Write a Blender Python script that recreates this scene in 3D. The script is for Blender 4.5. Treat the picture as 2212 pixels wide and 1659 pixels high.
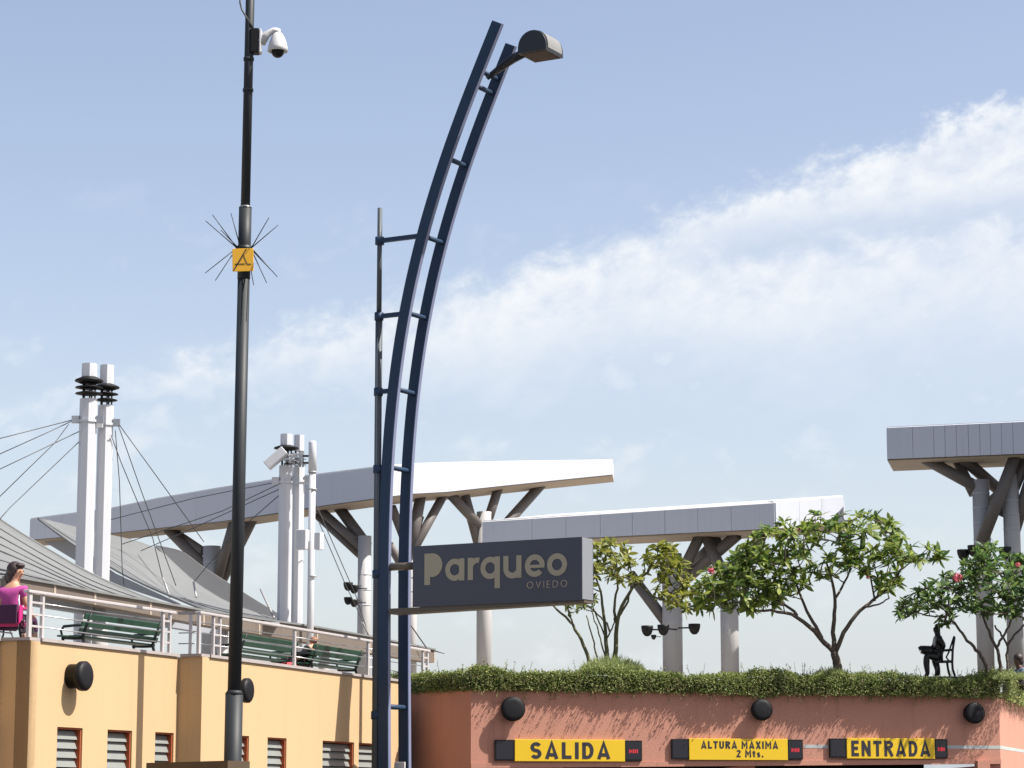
import bpy, bmesh, math, random
import numpy as np
from mathutils import Vector, Matrix, Quaternion

random.seed(7)
rng = np.random.default_rng(11)
R = math.radians
SC = bpy.context.scene
COL = SC.collection
for o in list(bpy.data.objects):
    bpy.data.objects.remove(o)

# ------------------------------------------------------------------ camera
EYE = 1.6
FPX, CX, CY = 5500.0, 1106.0, 829.5          # photo measured on a 2212 x 1659 copy
PITCH = math.atan((1730 - CY) / FPX)
cam = bpy.data.cameras.new('camera')
cam.sensor_width = 36.0
cam.lens = 36.0 * FPX / 2212.0
cam.clip_start, cam.clip_end = 0.5, 6000
camo = bpy.data.objects.new('camera', cam)
camo.location = (0, 0, EYE)
camo.rotation_euler = (math.pi / 2 + PITCH, 0, 0)
COL.objects.link(camo)
SC.camera = camo

# ------------------------------------------------------------------ sun, sky, exposure
SUN = Vector((0.57, -0.14, 0.81)).normalized()     # towards the sun
sd = bpy.data.lights.new('sun', 'SUN')
sd.energy = 5.0
sd.angle = R(0.5)
sd.color = (1.0, 0.95, 0.87)
so = bpy.data.objects.new('sun', sd)
so.rotation_euler = SUN.to_track_quat('Z', 'Y').to_euler()
so.location = (30, -20, 60)
COL.objects.link(so)
SC.view_settings.view_transform = 'Standard'
SC.view_settings.look = 'None'
SC.view_settings.exposure = 1.0
SC.view_settings.gamma = 1.0
SC.view_settings.use_curve_mapping = False
SC.cycles.max_bounces = 6
SC.cycles.diffuse_bounces = 3
SC.cycles.transparent_max_bounces = 8


class NT:
    """small helper to chain shader nodes"""
    def __init__(s, tree):
        s.t = tree

    def node(s, kind, **kw):
        n = s.t.nodes.new(kind)
        for k, v in kw.items():
            setattr(n, k, v)
        return n

    def link(s, a, b):
        s.t.links.new(a, b)

    def m(s, op, a, b=None, c=None, clamp=False):
        n = s.node('ShaderNodeMath', operation=op, use_clamp=clamp)
        for i, v in enumerate((a, b, c)):
            if v is None:
                continue
            if isinstance(v, (int, float)):
                n.inputs[i].default_value = v
            else:
                s.link(v, n.inputs[i])
        return n.outputs[0]

    def step(s, x, a, b):
        n = s.node('ShaderNodeMapRange', interpolation_type='SMOOTHSTEP', clamp=True)
        s.link(x, n.inputs[0])
        for k, v in ((1, a), (2, b)):
            if isinstance(v, (int, float)):
                n.inputs[k].default_value = v
            else:
                s.link(v, n.inputs[k])
        n.inputs[3].default_value, n.inputs[4].default_value = 0.0, 1.0
        return n.outputs[0]

    def noise(s, vec, scale, detail=5.0, rough=0.55, dist=0.0):
        n = s.node('ShaderNodeTexNoise')
        n.inputs['Scale'].default_value = scale
        n.inputs['Detail'].default_value = detail
        n.inputs['Roughness'].default_value = rough
        n.inputs['Distortion'].default_value = dist
        if vec is not None:
            s.link(vec, n.inputs['Vector'])
        return n.outputs['Fac']


world = bpy.data.worlds.new('World')
SC.world = world
world.use_nodes = True
wt = world.node_tree
wt.nodes.clear()
N = NT(wt)
sky = N.node('ShaderNodeTexSky', sky_type='NISHITA')
sky.sun_disc = False
sky.sun_elevation = math.asin(SUN.z)
sky.sun_rotation = math.atan2(SUN.x, SUN.y)
sky.air_density, sky.dust_density, sky.ozone_density = 1.0, 1.6, 1.5
SKY_STRENGTH = 0.094
tc = N.node('ShaderNodeTexCoord')
sep = N.node('ShaderNodeSeparateXYZ')
N.link(tc.outputs['Generated'], sep.inputs[0])
X, Y, Z = sep.outputs
az = N.m('MULTIPLY', N.m('ARCTAN2', X, Y), 57.2958)
el = N.m('MULTIPLY', N.m('ARCSINE', Z), 57.2958)
comb = N.node('ShaderNodeCombineXYZ')
# clouds stretched along a band that climbs to the right
along = N.m('ADD', az, N.m('MULTIPLY', el, 0.3))
across = N.m('SUBTRACT', el, N.m('MULTIPLY', az, 0.3))
N.link(N.m('MULTIPLY', along, 0.72), comb.inputs[0])
N.link(N.m('MULTIPLY', across, 1.0), comb.inputs[1])
n_big = N.noise(comb.outputs[0], 0.35, 4, 0.55)
n_mid = N.noise(comb.outputs[0], 1.1, 6, 0.6, 0.3)
n_fine = N.noise(comb.outputs[0], 3.2, 6, 0.62, 0.2)
s_ = N.m('SUBTRACT', N.m('ADD', N.m('MULTIPLY', N.m('ADD', az, 8.6), 0.288), 9.72), el)   # degrees under the band's upper edge
nb = N.m('SUBTRACT', n_big, 0.5)
nm = N.m('SUBTRACT', n_mid, 0.5)
nf = N.m('SUBTRACT', n_fine, 0.5)
edge = N.m('ADD', s_, N.m('ADD', N.m('MULTIPLY', nm, 1.8), N.m('MULTIPLY', nf, 1.0)))
wid = N.m('MAXIMUM', N.m('ADD', N.m('MULTIPLY', az, 0.185), 2.2), 0.6)
# a bluer lane splits the band towards the right
lane_c = N.m('ADD', N.m('MULTIPLY', N.m('SUBTRACT', az, 5.66), 0.20), 1.45)
lane_d = N.m('DIVIDE', N.m('SUBTRACT', N.m('ADD', s_, N.m('MULTIPLY', nm, 1.6)), lane_c), 0.50)
lane = N.m('MULTIPLY', N.m('POWER', 2.718, N.m('MULTIPLY', N.m('MULTIPLY', lane_d, lane_d), -1.0)), N.step(az, 2.0, 6.0))
low = N.m('ADD', s_, N.m('ADD', N.m('MULTIPLY', nb, 3.0), N.m('MULTIPLY', nm, 2.2)))
top = N.step(edge, -0.15, N.m('SUBTRACT', 1.15, N.m('MULTIPLY', N.step(az, 2.0, 11.0), 0.6)))
bot = N.m('SUBTRACT', 1.0, N.step(low, N.m('MULTIPLY', wid, 0.55), N.m('MULTIPLY', wid, 1.75)))
body = N.m('ADD', 0.78, N.m('ADD', N.m('MULTIPLY', nm, 1.35), N.m('MULTIPLY', nf, 0.45)))
rightw = N.step(az, -11.0, 11.0)
amp = N.m('ADD', 0.84, N.m('MULTIPLY', rightw, 0.16))
body = N.m('MULTIPLY', body, N.m('SUBTRACT', 1.0, N.m('MULTIPLY', lane, 0.62)))
band = N.m('MULTIPLY', N.m('MULTIPLY', top, bot), N.m('MULTIPLY', body, amp), clamp=True)
# faint veils elsewhere
veil = N.m('MULTIPLY', N.step(N.m('ADD', nb, N.m('MULTIPLY', nm, 0.7)), 0.02, 0.28), 0.42)
lowveil = N.m('MULTIPLY', veil, N.m('SUBTRACT', 1.0, N.step(el, 9.0, 15.0)))
dens = N.m('MAXIMUM', band, lowveil, clamp=True)
# whitening haze towards the horizon
hz = N.m('SUBTRACT', 1.0, N.step(el, -1.0, 11.0))
hmix = N.m('MULTIPLY', hz, 0.62)
dens2 = N.m('MAXIMUM', dens, 0.0)
bg1 = N.node('ShaderNodeBackground')
tint = N.node('ShaderNodeMix', data_type='RGBA', blend_type='MULTIPLY')
tint.inputs[0].default_value = 1.0
N.link(sky.outputs[0], tint.inputs[6])
tint.inputs[7].default_value = (1.24, 1.04, 0.955, 1)
N.link(tint.outputs[2], bg1.inputs[0])
bg1.inputs[1].default_value = SKY_STRENGTH
bgh = N.node('ShaderNodeBackground')
bgh.inputs[0].default_value = (0.290, 0.358, 0.438, 1)
bgh.inputs[1].default_value = 1.0
bgc = N.node('ShaderNodeBackground')
bgc.inputs[0].default_value = (0.470, 0.483, 0.497, 1)
bgc.inputs[1].default_value = 1.0
mx1 = N.node('ShaderNodeMixShader')
N.link(hmix, mx1.inputs[0])
N.link(bg1.outputs[0], mx1.inputs[1])
N.link(bgh.outputs[0], mx1.inputs[2])
mx2 = N.node('ShaderNodeMixShader')
N.link(dens2, mx2.inputs[0])
N.link(mx1.outputs[0], mx2.inputs[1])
N.link(bgc.outputs[0], mx2.inputs[2])
wo = N.node('ShaderNodeOutputWorld')
N.link(mx2.outputs[0], wo.inputs[0])


# ------------------------------------------------------------------ geometry helpers
def ray(px, py):
    u, v = (px - CX) / FPX, (CY - py) / FPX
    c, s = math.cos(PITCH), math.sin(PITCH)
    return Vector((u, c - s * v, s + c * v))


def P(px, py, d):
    r = ray(px, py)
    r *= d / r.y
    return Vector((r.x, r.y, r.z + EYE))


def PL(px, py, p0, n):
    r = ray(px, py)
    e = Vector((0, 0, EYE))
    return e + r * ((p0 - e).dot(n) / r.dot(n))


def px_of(p):
    v = p - Vector((0, 0, EYE))
    c, s = math.cos(PITCH), math.sin(PITCH)
    dep = v.y * c + v.z * s
    up = -v.y * s + v.z * c
    return CX + FPX * v.x / dep, CY - FPX * up / dep


UP = Vector((0, 0, 1))
WLOC = {}


def mat(name, col, rough=0.6, metal=0.0, var=0.08, vscale=3.0, bump=0.0, bscale=60.0, trans=0.0, streak=0.0, coat=0.0, spec=0.5):
    m = bpy.data.materials.new(name)
    m.use_nodes = True
    t = NT(m.node_tree)
    b = m.node_tree.nodes['Principled BSDF']
    b.inputs['Roughness'].default_value = rough
    b.inputs['Metallic'].default_value = metal
    b.inputs['Specular IOR Level'].default_value = spec
    if coat:
        b.inputs['Coat Weight'].default_value = coat
    tcn = t.node('ShaderNodeTexCoord')
    n1 = t.noise(tcn.outputs['Object'], vscale, 6, 0.6)
    f = t.m('ADD', 1.0 - var, t.m('MULTIPLY', n1, 2 * var))
    if streak:
        mp = t.node('ShaderNodeMapping')
        mp.inputs['Scale'].default_value = (2.2, 2.2, 0.12)
        t.link(tcn.outputs['Object'], mp.inputs[0])
        n2 = t.noise(mp.outputs[0], 2.0, 6, 0.65)
        f = t.m('MULTIPLY', f, t.m('SUBTRACT', 1.0, t.m('MULTIPLY', t.step(n2, 0.52, 0.75), streak)))
    mx = t.node('ShaderNodeMix', data_type='RGBA', blend_type='MULTIPLY')
    mx.inputs[0].default_value = 1.0
    mx.inputs[6].default_value = (*col, 1)
    cc = t.node('ShaderNodeCombineColor')
    for i in range(3):
        t.link(f, cc.inputs[i])
    t.link(cc.outputs[0], mx.inputs[7])
    t.link(mx.outputs[2], b.inputs['Base Color'])
    if bump:
        bp = t.node('ShaderNodeBump')
        bp.inputs['Strength'].default_value = bump
        bp.inputs['Distance'].default_value = 0.02
        t.link(t.noise(tcn.outputs['Object'], bscale, 4, 0.6), bp.inputs['Height'])
        t.link(bp.outputs[0], b.inputs['Normal'])
    if trans:
        out = m.node_tree.nodes['Material Output']
        tr = t.node('ShaderNodeBsdfTranslucent')
        t.link(mx.outputs[2], tr.inputs[0])
        ms = t.node('ShaderNodeMixShader')
        ms.inputs[0].default_value = trans
        t.link(b.outputs[0], ms.inputs[1])
        t.link(tr.outputs[0], ms.inputs[2])
        t.link(ms.outputs[0], out.inputs[0])
    return m


def leafmat(name, c1, c2, trans=0.35, rough=0.45):
    """leaf colour differs from leaf to leaf (random per mesh island)"""
    m = bpy.data.materials.new(name)
    m.use_nodes = True
    t = NT(m.node_tree)
    b = m.node_tree.nodes['Principled BSDF']
    b.inputs['Roughness'].default_value = rough
    g = t.node('ShaderNodeNewGeometry')
    oi = t.node('ShaderNodeObjectInfo')
    r = t.m('FRACT', t.m('ADD', g.outputs['Random Per Island'], oi.outputs['Random']))
    mx = t.node('ShaderNodeMix', data_type='RGBA')
    t.link(r, mx.inputs[0])
    mx.inputs[6].default_value = (*c1, 1)
    mx.inputs[7].default_value = (*c2, 1)
    t.link(mx.outputs[2], b.inputs['Base Color'])
    out = m.node_tree.nodes['Material Output']
    tr = t.node('ShaderNodeBsdfTranslucent')
    t.link(mx.outputs[2], tr.inputs[0])
    ms = t.node('ShaderNodeMixShader')
    ms.inputs[0].default_value = trans
    t.link(b.outputs[0], ms.inputs[1])
    t.link(tr.outputs[0], ms.inputs[2])
    t.link(ms.outputs[0], out.inputs[0])
    return m


class MB:
    def __init__(s):
        s.v, s.f, s.sm = [], [], []

    def add(s, vs, fs, smooth=False):
        k = len(s.v)
        s.v += [Vector(q) for q in vs]
        s.f += [tuple(i + k for i in q) for q in fs]
        s.sm += [smooth] * len(fs)
        return s

    def box(s, c, ax, ay, az_, hx, hy, hz):
        c = Vector(c)
        ax, ay, az_ = Vector(ax) * hx, Vector(ay) * hy, Vector(az_) * hz
        vs = [c + i * ax + j * ay + k * az_ for i in (-1, 1) for j in (-1, 1) for k in (-1, 1)]
        return s.add(vs, [(0, 1, 3, 2), (4, 6, 7, 5), (0, 4, 5, 1), (2, 3, 7, 6), (0, 2, 6, 4), (1, 5, 7, 3)])

    def hexa(s, a, b):
        """two quads a and b (same order) joined into a solid"""
        return s.add(list(a) + list(b), [(0, 3, 2, 1), (4, 5, 6, 7), (0, 1, 5, 4), (1, 2, 6, 5), (2, 3, 7, 6), (3, 0, 4, 7)])

    def bar(s, p, q, w, h=None, up=UP):
        p, q = Vector(p), Vector(q)
        h = h or w
        d = (q - p)
        L = d.length
        d.normalize()
        sx = d.cross(up)
        if sx.length < 1e-4:
            sx = d.cross(Vector((1, 0, 0)))
        sx.normalize()
        sz = sx.cross(d)
        return s.box((p + q) / 2, d, sx, sz, L / 2, w / 2, h / 2)

    def tube(s, pts, rad, n=10, cap=True, smooth=True, rot=0.0):
        pts = [Vector(p) for p in pts]
        if isinstance(rad, (int, float)):
            rad = [rad] * len(pts)
        rings = []
        prev = None
        for i, p in enumerate(pts):
            a = pts[max(i - 1, 0)]
            b = pts[min(i + 1, len(pts) - 1)]
            d = (b - a)
            if d.length < 1e-9:
                d = Vector((0, 0, 1))
            d.normalize()
            if prev is None:
                ref = Vector((0, 1, 0)) if abs(d.y) < 0.9 else Vector((1, 0, 0))
                sx = d.cross(ref).normalized()
            else:
                sx = (prev - d * prev.dot(d))
                if sx.length < 1e-6:
                    sx = d.orthogonal()
                sx.normalize()
            prev = sx
            sy = d.cross(sx)
            rings.append([p + (sx * math.cos(t) + sy * math.sin(t)) * rad[i] for t in [rot + 2 * math.pi * j / n for j in range(n)]])
        vs = [q for r in rings for q in r]
        fs = []
        for i in range(len(pts) - 1):
            for j in range(n):
                k = (j + 1) % n
                fs.append((i * n + j, i * n + k, (i + 1) * n + k, (i + 1) * n + j))
        s.add(vs, fs, smooth)
        if cap:
            base = len(s.v) - len(vs)
            s.f.append(tuple(base + j for j in reversed(range(n))))
            s.f.append(tuple(base + (len(pts) - 1) * n + j for j in range(n)))
            s.sm += [False, False]
        return s

    def lathe(s, c, axis, prof, n=24, smooth=True):
        """prof: (radius, distance along axis)"""
        c, axis = Vector(c), Vector(axis).normalized()
        sx = axis.orthogonal().normalized()
        sy = axis.cross(sx)
        vs, fs = [], []
        for r, h in prof:
            for j in range(n):
                t = 2 * math.pi * j / n
                vs.append(c + axis * h + (sx * math.cos(t) + sy * math.sin(t)) * r)
        for i in range(len(prof) - 1):
            for j in range(n):
                k = (j + 1) % n
                fs.append((i * n + j, i * n + k, (i + 1) * n + k, (i + 1) * n + j))
        return s.add(vs, fs, smooth)

    def ball(s, c, r, n=12, sc=(1, 1, 1)):
        c = Vector(c)
        vs, fs = [], []
        m = n // 2 + 1
        for i in range(m + 1):
            a = math.pi * i / m
            for j in range(n):
                t = 2 * math.pi * j / n
                vs.append(c + Vector((math.sin(a) * math.cos(t) * sc[0], math.sin(a) * math.sin(t) * sc[1], math.cos(a) * sc[2])) * r)
        for i in range(m):
            for j in range(n):
                k = (j + 1) % n
                fs.append((i * n + j, (i + 1) * n + j, (i + 1) * n + k, i * n + k))
        return s.add(vs, fs, True)

    def prism(s, poly, ext):
        """closed planar polygon (3D points) extruded by vector ext"""
        n = len(poly)
        a = [Vector(p) for p in poly]
        b = [p + Vector(ext) for p in a]
        fs = [tuple(range(n)), tuple(reversed(range(n, 2 * n)))]
        fs += [(i, i + n, (i + 1) % n + n, (i + 1) % n) for i in range(n)]
        return s.add(a + b, fs)

    def build(s, name, material, parent=None, kind=None, bevel=0.0, fix=True):
        off = WLOC.get(parent.name, Vector((0, 0, 0))) if parent else Vector((0, 0, 0))
        me = bpy.data.meshes.new(name)
        me.from_pydata([tuple(v - off) for v in s.v], [], s.f)
        me.materials.append(material)
        me.polygons.foreach_set('use_smooth', s.sm)
        if fix:
            bm = bmesh.new()
            bm.from_mesh(me)
            bmesh.ops.recalc_face_normals(bm, faces=bm.faces)
            bm.to_mesh(me)
            bm.free()
        o = bpy.data.objects.new(name, me)
        COL.objects.link(o)
        if parent:
            o.parent = parent
            WLOC[o.name] = off
        if kind:
            o['kind'] = kind
        if bevel:
            bv = o.modifiers.new('edge', 'BEVEL')
            bv.width, bv.segments, bv.limit_method = bevel, 2, 'ANGLE'
        return o


def thing(name, label, cat, loc=(0, 0, 0), group=None):
    o = bpy.data.objects.new(name, None)
    o.empty_display_size = 0.3
    o.location = loc
    COL.objects.link(o)
    WLOC[o.name] = Vector(loc)
    tag(o, label, cat, group)
    return o


def tag(o, label, cat, group=None):
    o['label'] = label
    o['category'] = cat
    if group:
        o['group'] = group
    return o


def copy_tree(o, parent=None):
    c = o.copy()
    COL.objects.link(c)
    if parent:
        c.parent = parent
    for ch in [q for q in o.children]:
        copy_tree(ch, c)
    return c


def char_mesh(ch, bold=0.0, size=1.0, ext=0.0):
    cu = bpy.data.curves.new('glyph', 'FONT')
    cu.body = ch
    cu.size = size
    cu.offset = bold
    cu.extrude = ext
    cu.resolution_u = 4
    ob = bpy.data.objects.new('glyph', cu)
    COL.objects.link(ob)
    dg = bpy.context.evaluated_depsgraph_get()
    me = bpy.data.meshes.new_from_object(ob.evaluated_get(dg))
    bpy.data.objects.remove(ob)
    bpy.data.curves.remove(cu)
    return me


def write(text, origin, right, up, height, width, material, parent, bold=0.02, gap=0.12, name='letter', thick=0.006):
    """letters as separate parts; the word is fitted into width x height from origin (lower left)"""
    right, up = Vector(right).normalized(), Vector(up).normalized()
    nrm = right.cross(up)
    items, x = [], 0.0
    for ch in text:
        if ch == ' ':
            x += 0.35
            continue
        me = char_mesh(ch, bold, 1.0, 0.0)
        co = np.array([v.co[:] for v in me.vertices])
        lo, hi = co.min(0), co.max(0)
        items.append((me, lo, hi, x))
        x += (hi[0] - lo[0]) + gap
    tot = x - gap
    caph = max(h[1] for _, _, h, _ in items)
    low = min(0, min(l[1] for _, l, _, _ in items))
    ky = height / (caph - 0)
    kx = width / tot
    off = WLOC.get(parent.name, Vector((0, 0, 0)))
    for me, lo, hi, x0 in items:
        bm = bmesh.new()
        bm.from_mesh(me)
        r = bmesh.ops.extrude_face_region(bm, geom=list(bm.faces))
        for v in [g for g in r['geom'] if isinstance(g, bmesh.types.BMVert)]:
            v.co.z += 1.0
        bmesh.ops.recalc_face_normals(bm, faces=bm.faces)
        for v in bm.verts:
            w = Vector(origin) + right * ((v.co.x - lo[0] + x0) * kx) + up * (v.co.y * ky) + nrm * (v.co.z * thick)
            v.co = w - off
        bm.to_mesh(me)
        bm.free()
        me.materials.clear()
        me.materials.append(material)
        o = bpy.data.objects.new(name, me)
        COL.objects.link(o)
        o.parent = parent
        WLOC[o.name] = off


def arc(cx, cy, rx, ry, a0, a1, n=12):
    return [(cx + rx * math.cos(R(a0 + (a1 - a0) * i / n)), cy + ry * math.sin(R(a0 + (a1 - a0) * i / n))) for i in range(n + 1)]


def glyph(ch, k):
    """block letters as strokes of weight k in a cell one unit high: (width, strokes)"""
    h = k / 2
    G = {
        'S': (.62, [arc(.31, .75 - h / 2, .31 - h, .25 - h / 2, 25, 270) + arc(.31, .25 + h / 2, .31 - h, .25 - h / 2, 90, -155)]),
        'A': (.74, [[(h * .9, 0), (.37, 1 - h * .4), (.74 - h * .9, 0)], [(.20, .25), (.54, .25)]]),
        'L': (.54, [[(h, 1), (h, h), (.54, h)]]),
        'I': (k, [[(h, 0), (h, 1)]]),
        'D': (.64, [[(h, 1 - h), (h, h), (.28, h)] + arc(.30, .5, .34 - h, .5 - h, -90, 90)[1:] + [(.28, 1 - h), (0, 1 - h)]]),
        'E': (.54, [[(.54, 1 - h), (h, 1 - h), (h, h), (.54, h)], [(h, .51), (.48, .51)]]),
        'N': (.66, [[(h, 0), (h, 1)], [(.66 - h, 0), (.66 - h, 1)], [(h, 1 - h * .8), (.66 - h, h * .8)]]),
        'T': (.60, [[(0, 1 - h), (.60, 1 - h)], [(.30, 0), (.30, 1 - h)]]),
        'R': (.64, [[(h, 0), (h, 1 - h), (.30, 1 - h)] + arc(.33, .74, .31 - h, .26 - h, 90, -90)[1:] + [(h, .48)], [(.32, .46), (.58, 0)]]),
        'U': (.64, [[(h, 1), (h, .34)] + arc(.32, .32, .32 - h, .32 - h, 180, 360) + [(.64 - h, .34), (.64 - h, 1)]]),
        'M': (.82, [[(h, 0), (h, 1 - h * .5), (.41, .38), (.82 - h, 1 - h * .5), (.82 - h, 0)]]),
        'X': (.66, [[(h * .8, 0), (.66 - h * .8, 1)], [(h * .8, 1), (.66 - h * .8, 0)]]),
        '2': (.58, [arc(.29, .72, .29 - h, .28 - h, 165, -40) + [(h * .9, h), (.58, h)]]),
        't': (.40, [[(.18, .88), (.18, .2)] + arc(.32, .2, .14, .2 - h, 180, 270), [(0, .62), (.38, .62)]]),
        's': (.46, [arc(.23, .51 - h / 2, .23 - h, .17 - h / 2, 25, 270) + arc(.23, .17 + h / 2, .23 - h, .17 - h / 2, 90, -155)]),
        '.': (k, [[(h, 0), (h, k)]])}
    return G[ch]


def stroke_word(text, origin, right, up, height, width, k, material, parent, gap=.2, thick=.004, space=.42):
    right, up = Vector(right).normalized(), Vector(up).normalized()
    nrm = right.cross(up)
    tot = sum(glyph(c, k)[0] + gap if c != ' ' else space for c in text) - gap
    kx, x = width / tot, 0.0
    for c in text:
        if c == ' ':
            x += space
            continue
        wd, strokes = glyph(c, k)
        mb = MB()
        for si_, pl_ in enumerate(strokes):
            pts = [Vector((q[0], q[1])) for q in pl_]
            pts = [pts[0]] + [q for a_, q in zip(pts[:-1], pts[1:]) if (q - a_).length > 1e-4]
            L_, R_ = [], []
            for i, q in enumerate(pts):
                d0 = (q - pts[i - 1]).normalized() if i else (pts[1] - q).normalized()
                d1 = (pts[i + 1] - q).normalized() if i < len(pts) - 1 else d0
                n0, n1 = Vector((-d0.y, d0.x)), Vector((-d1.y, d1.x))
                mt_ = (n0 + n1)
                mt_ = mt_.normalized() if mt_.length > 1e-4 else n0
                ln = min(1.0 / max(.35, mt_.dot(n0)), 1.9) * k / 2
                L_.append(q + mt_ * ln)
                R_.append(q - mt_ * ln)
            d = thick + .0008 * si_
            tr = lambda q, z: Vector(origin) + right * ((q.x + x) * kx) + up * (q.y * height) + nrm * z
            for i in range(len(pts) - 1):
                a4 = [tr(L_[i], 0), tr(L_[i + 1], 0), tr(R_[i + 1], 0), tr(R_[i], 0)]
                mb.hexa(a4, [v + nrm * d for v in a4])
        mb.build('letter', material, parent)
        x += wd + gap


def skin(verts, edges, radii, levels=2, root=0):
    """one continuous body grown over a skeleton"""
    me = bpy.data.meshes.new('skeleton')
    me.from_pydata([tuple(v) for v in verts], edges, [])
    ob = bpy.data.objects.new('skeleton', me)
    COL.objects.link(ob)
    ob.modifiers.new('skin', 'SKIN')
    for i, d in enumerate(me.skin_vertices[0].data):
        r = radii[i]
        d.radius = r if isinstance(r, tuple) else (r, r)
        d.use_root = (i == root)
    sb = ob.modifiers.new('sub', 'SUBSURF')
    sb.levels = sb.render_levels = levels
    dg = bpy.context.evaluated_depsgraph_get()
    out = bpy.data.meshes.new_from_object(ob.evaluated_get(dg))
    bpy.data.objects.remove(ob)
    for p in out.polygons:
        p.use_smooth = True
    return out


def place_mesh(me, name, material, parent):
    """link a ready mesh (world coordinates) as a part"""
    off = WLOC.get(parent.name, Vector((0, 0, 0))) if parent else Vector((0, 0, 0))
    me.transform(Matrix.Translation(-off))
    me.materials.clear()
    me.materials.append(material)
    me.name = name
    o = bpy.data.objects.new(name, me)
    COL.objects.link(o)
    if parent:
        o.parent = parent
        WLOC[o.name] = off
    return o


# ------------------------------------------------------------------ materials
M = {}
M['yellow'] = mat('yellow_stucco', (0.44, 0.302, 0.165), 0.9, var=0.045, vscale=0.45, bump=0.25, bscale=45, streak=0.05)
M['pink'] = mat('salmon_stucco', (0.425, 0.203, 0.146), 0.92, var=0.07, vscale=1.2, bump=0.35, bscale=40, streak=0.16)
M['cap'] = mat('grey_coping', (0.30, 0.27, 0.26), 0.7, var=0.12, streak=0.2)
M['jamb'] = mat('rust_paint', (0.30, 0.06, 0.015), 0.7, var=0.1)
M['slat'] = mat('louvre_slat', (0.20, 0.21, 0.20), 0.35, var=0.12, vscale=2)
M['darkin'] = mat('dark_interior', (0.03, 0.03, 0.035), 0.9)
M['black'] = mat('black_plastic', (0.006, 0.006, 0.007), 0.5, var=0.2, spec=0.25)
M['blackmatte'] = mat('black_panel', (0.006, 0.006, 0.008), 0.6, var=0.2, spec=0.25)
M['navy'] = mat('navy_paint', (0.012, 0.033, 0.072), 0.6, 0.0, var=0.2, vscale=2.5, streak=0.15, spec=0.35)
M['strip'] = mat('sunlit_strip_tone', (0.135, 0.15, 0.235), 0.5, var=0.1)
M['pole'] = mat('dark_pole_paint', (0.018, 0.022, 0.026), 0.55, 0.0, var=0.2, streak=0.08, spec=0.3)
M['white'] = mat('white_paint', (0.50, 0.50, 0.50), 0.45, var=0.05, streak=0.10)
M['mast'] = mat('white_mast_paint', (0.46, 0.47, 0.50), 0.4, var=0.05, streak=0.12)
M['canopy'] = mat('canopy_panel', (0.43, 0.455, 0.515), 0.5, var=0.04, vscale=1.0, streak=0.08)
M['joint'] = mat('panel_joint', (0.34, 0.36, 0.405), 0.8)
M['soffit'] = mat('soffit_board', (0.30, 0.25, 0.20), 0.8, var=0.1)
M['column'] = mat('column_paint', (0.33, 0.325, 0.325), 0.6, var=0.07, streak=0.2, bump=0.08)
M['strut'] = mat('strut_shaded_tone', (0.095, 0.084, 0.080), 0.6, var=0.1, streak=0.15)  # the column paint, with the shade under the canopies put into the colour
M['fabric'] = mat('grey_membrane', (0.150, 0.158, 0.160), 0.75, var=0.05, vscale=0.8, streak=0.08, trans=0.12)
M['fabricdark'] = mat('slate_membrane', (0.032, 0.034, 0.038), 0.75, var=0.06, vscale=0.8)
M['fascia'] = mat('beige_fascia', (0.112, 0.090, 0.074), 0.75, var=0.1, vscale=1.0, streak=0.25)
M['beam'] = mat('grey_beam', (0.26, 0.28, 0.32), 0.6, var=0.06)
M['cable'] = mat('cable_steel', (0.06, 0.06, 0.065), 0.5, 0.3)
M['cablelight'] = mat('bright_rod', (0.35, 0.34, 0.33), 0.4, 0.2)
M['rail'] = mat('rail_paint', (0.46, 0.43, 0.43), 0.35, 0.2, var=0.08, streak=0.15)
M['green'] = mat('green_slat', (0.014, 0.058, 0.034), 0.45, var=0.25, vscale=5, streak=0.3)
M['iron'] = mat('cast_iron', (0.012, 0.016, 0.015), 0.5, 0.3)
M['signface'] = mat('sign_face', (0.044, 0.053, 0.075), 0.55, var=0.07, vscale=1.5)
M['signside'] = mat('sign_side', (0.17, 0.18, 0.20), 0.5, var=0.05)
M['signletter'] = mat('sign_letter', (0.30, 0.275, 0.20), 0.6, var=0.08)
M['signsmall'] = mat('sign_small_letter', (0.36, 0.30, 0.24), 0.6)
M['signbar'] = mat('sign_bar', (0.075, 0.060, 0.040), 0.5, var=0.2)
M['yellowsign'] = mat('yellow_sign', (0.64, 0.42, 0.006), 0.5, var=0.04)
M['inkblack'] = mat('ink_black', (0.013, 0.012, 0.022), 0.6)
M['yellowtag'] = mat('yellow_tag', (0.72, 0.38, 0.02), 0.55, var=0.06)
M['glassbrown'] = mat('lamp_glass', (0.075, 0.052, 0.038), 0.7, var=0.1, spec=0.1)
M['lampside'] = mat('lamp_sunlit_tone', (0.19, 0.19, 0.18), 0.4)
M['lampbody'] = mat('lamp_body', (0.008, 0.009, 0.014), 0.4)
M['stripe'] = mat('grey_stripe', (0.36, 0.39, 0.38), 0.7)
M['bronze'] = mat('bronze', (0.020, 0.020, 0.020), 0.40, 0.5, var=0.4, vscale=9)
M['bark'] = mat('bark', (0.085, 0.065, 0.05), 0.9, var=0.3, vscale=8, bump=0.6, bscale=30)
M['barkgreen'] = mat('green_bark', (0.10, 0.095, 0.045), 0.9, var=0.3, vscale=8, bump=0.5, bscale=30)
M['leaf'] = leafmat('leaf_green', (0.045, 0.115, 0.022), (0.27, 0.32, 0.06), 0.5)
M['leafyellow'] = leafmat('leaf_olive', (0.10, 0.135, 0.020), (0.30, 0.30, 0.05), 0.45)
M['leafdark'] = leafmat('leaf_dark', (0.032, 0.095, 0.028), (0.17, 0.25, 0.06), 0.48)
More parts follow.
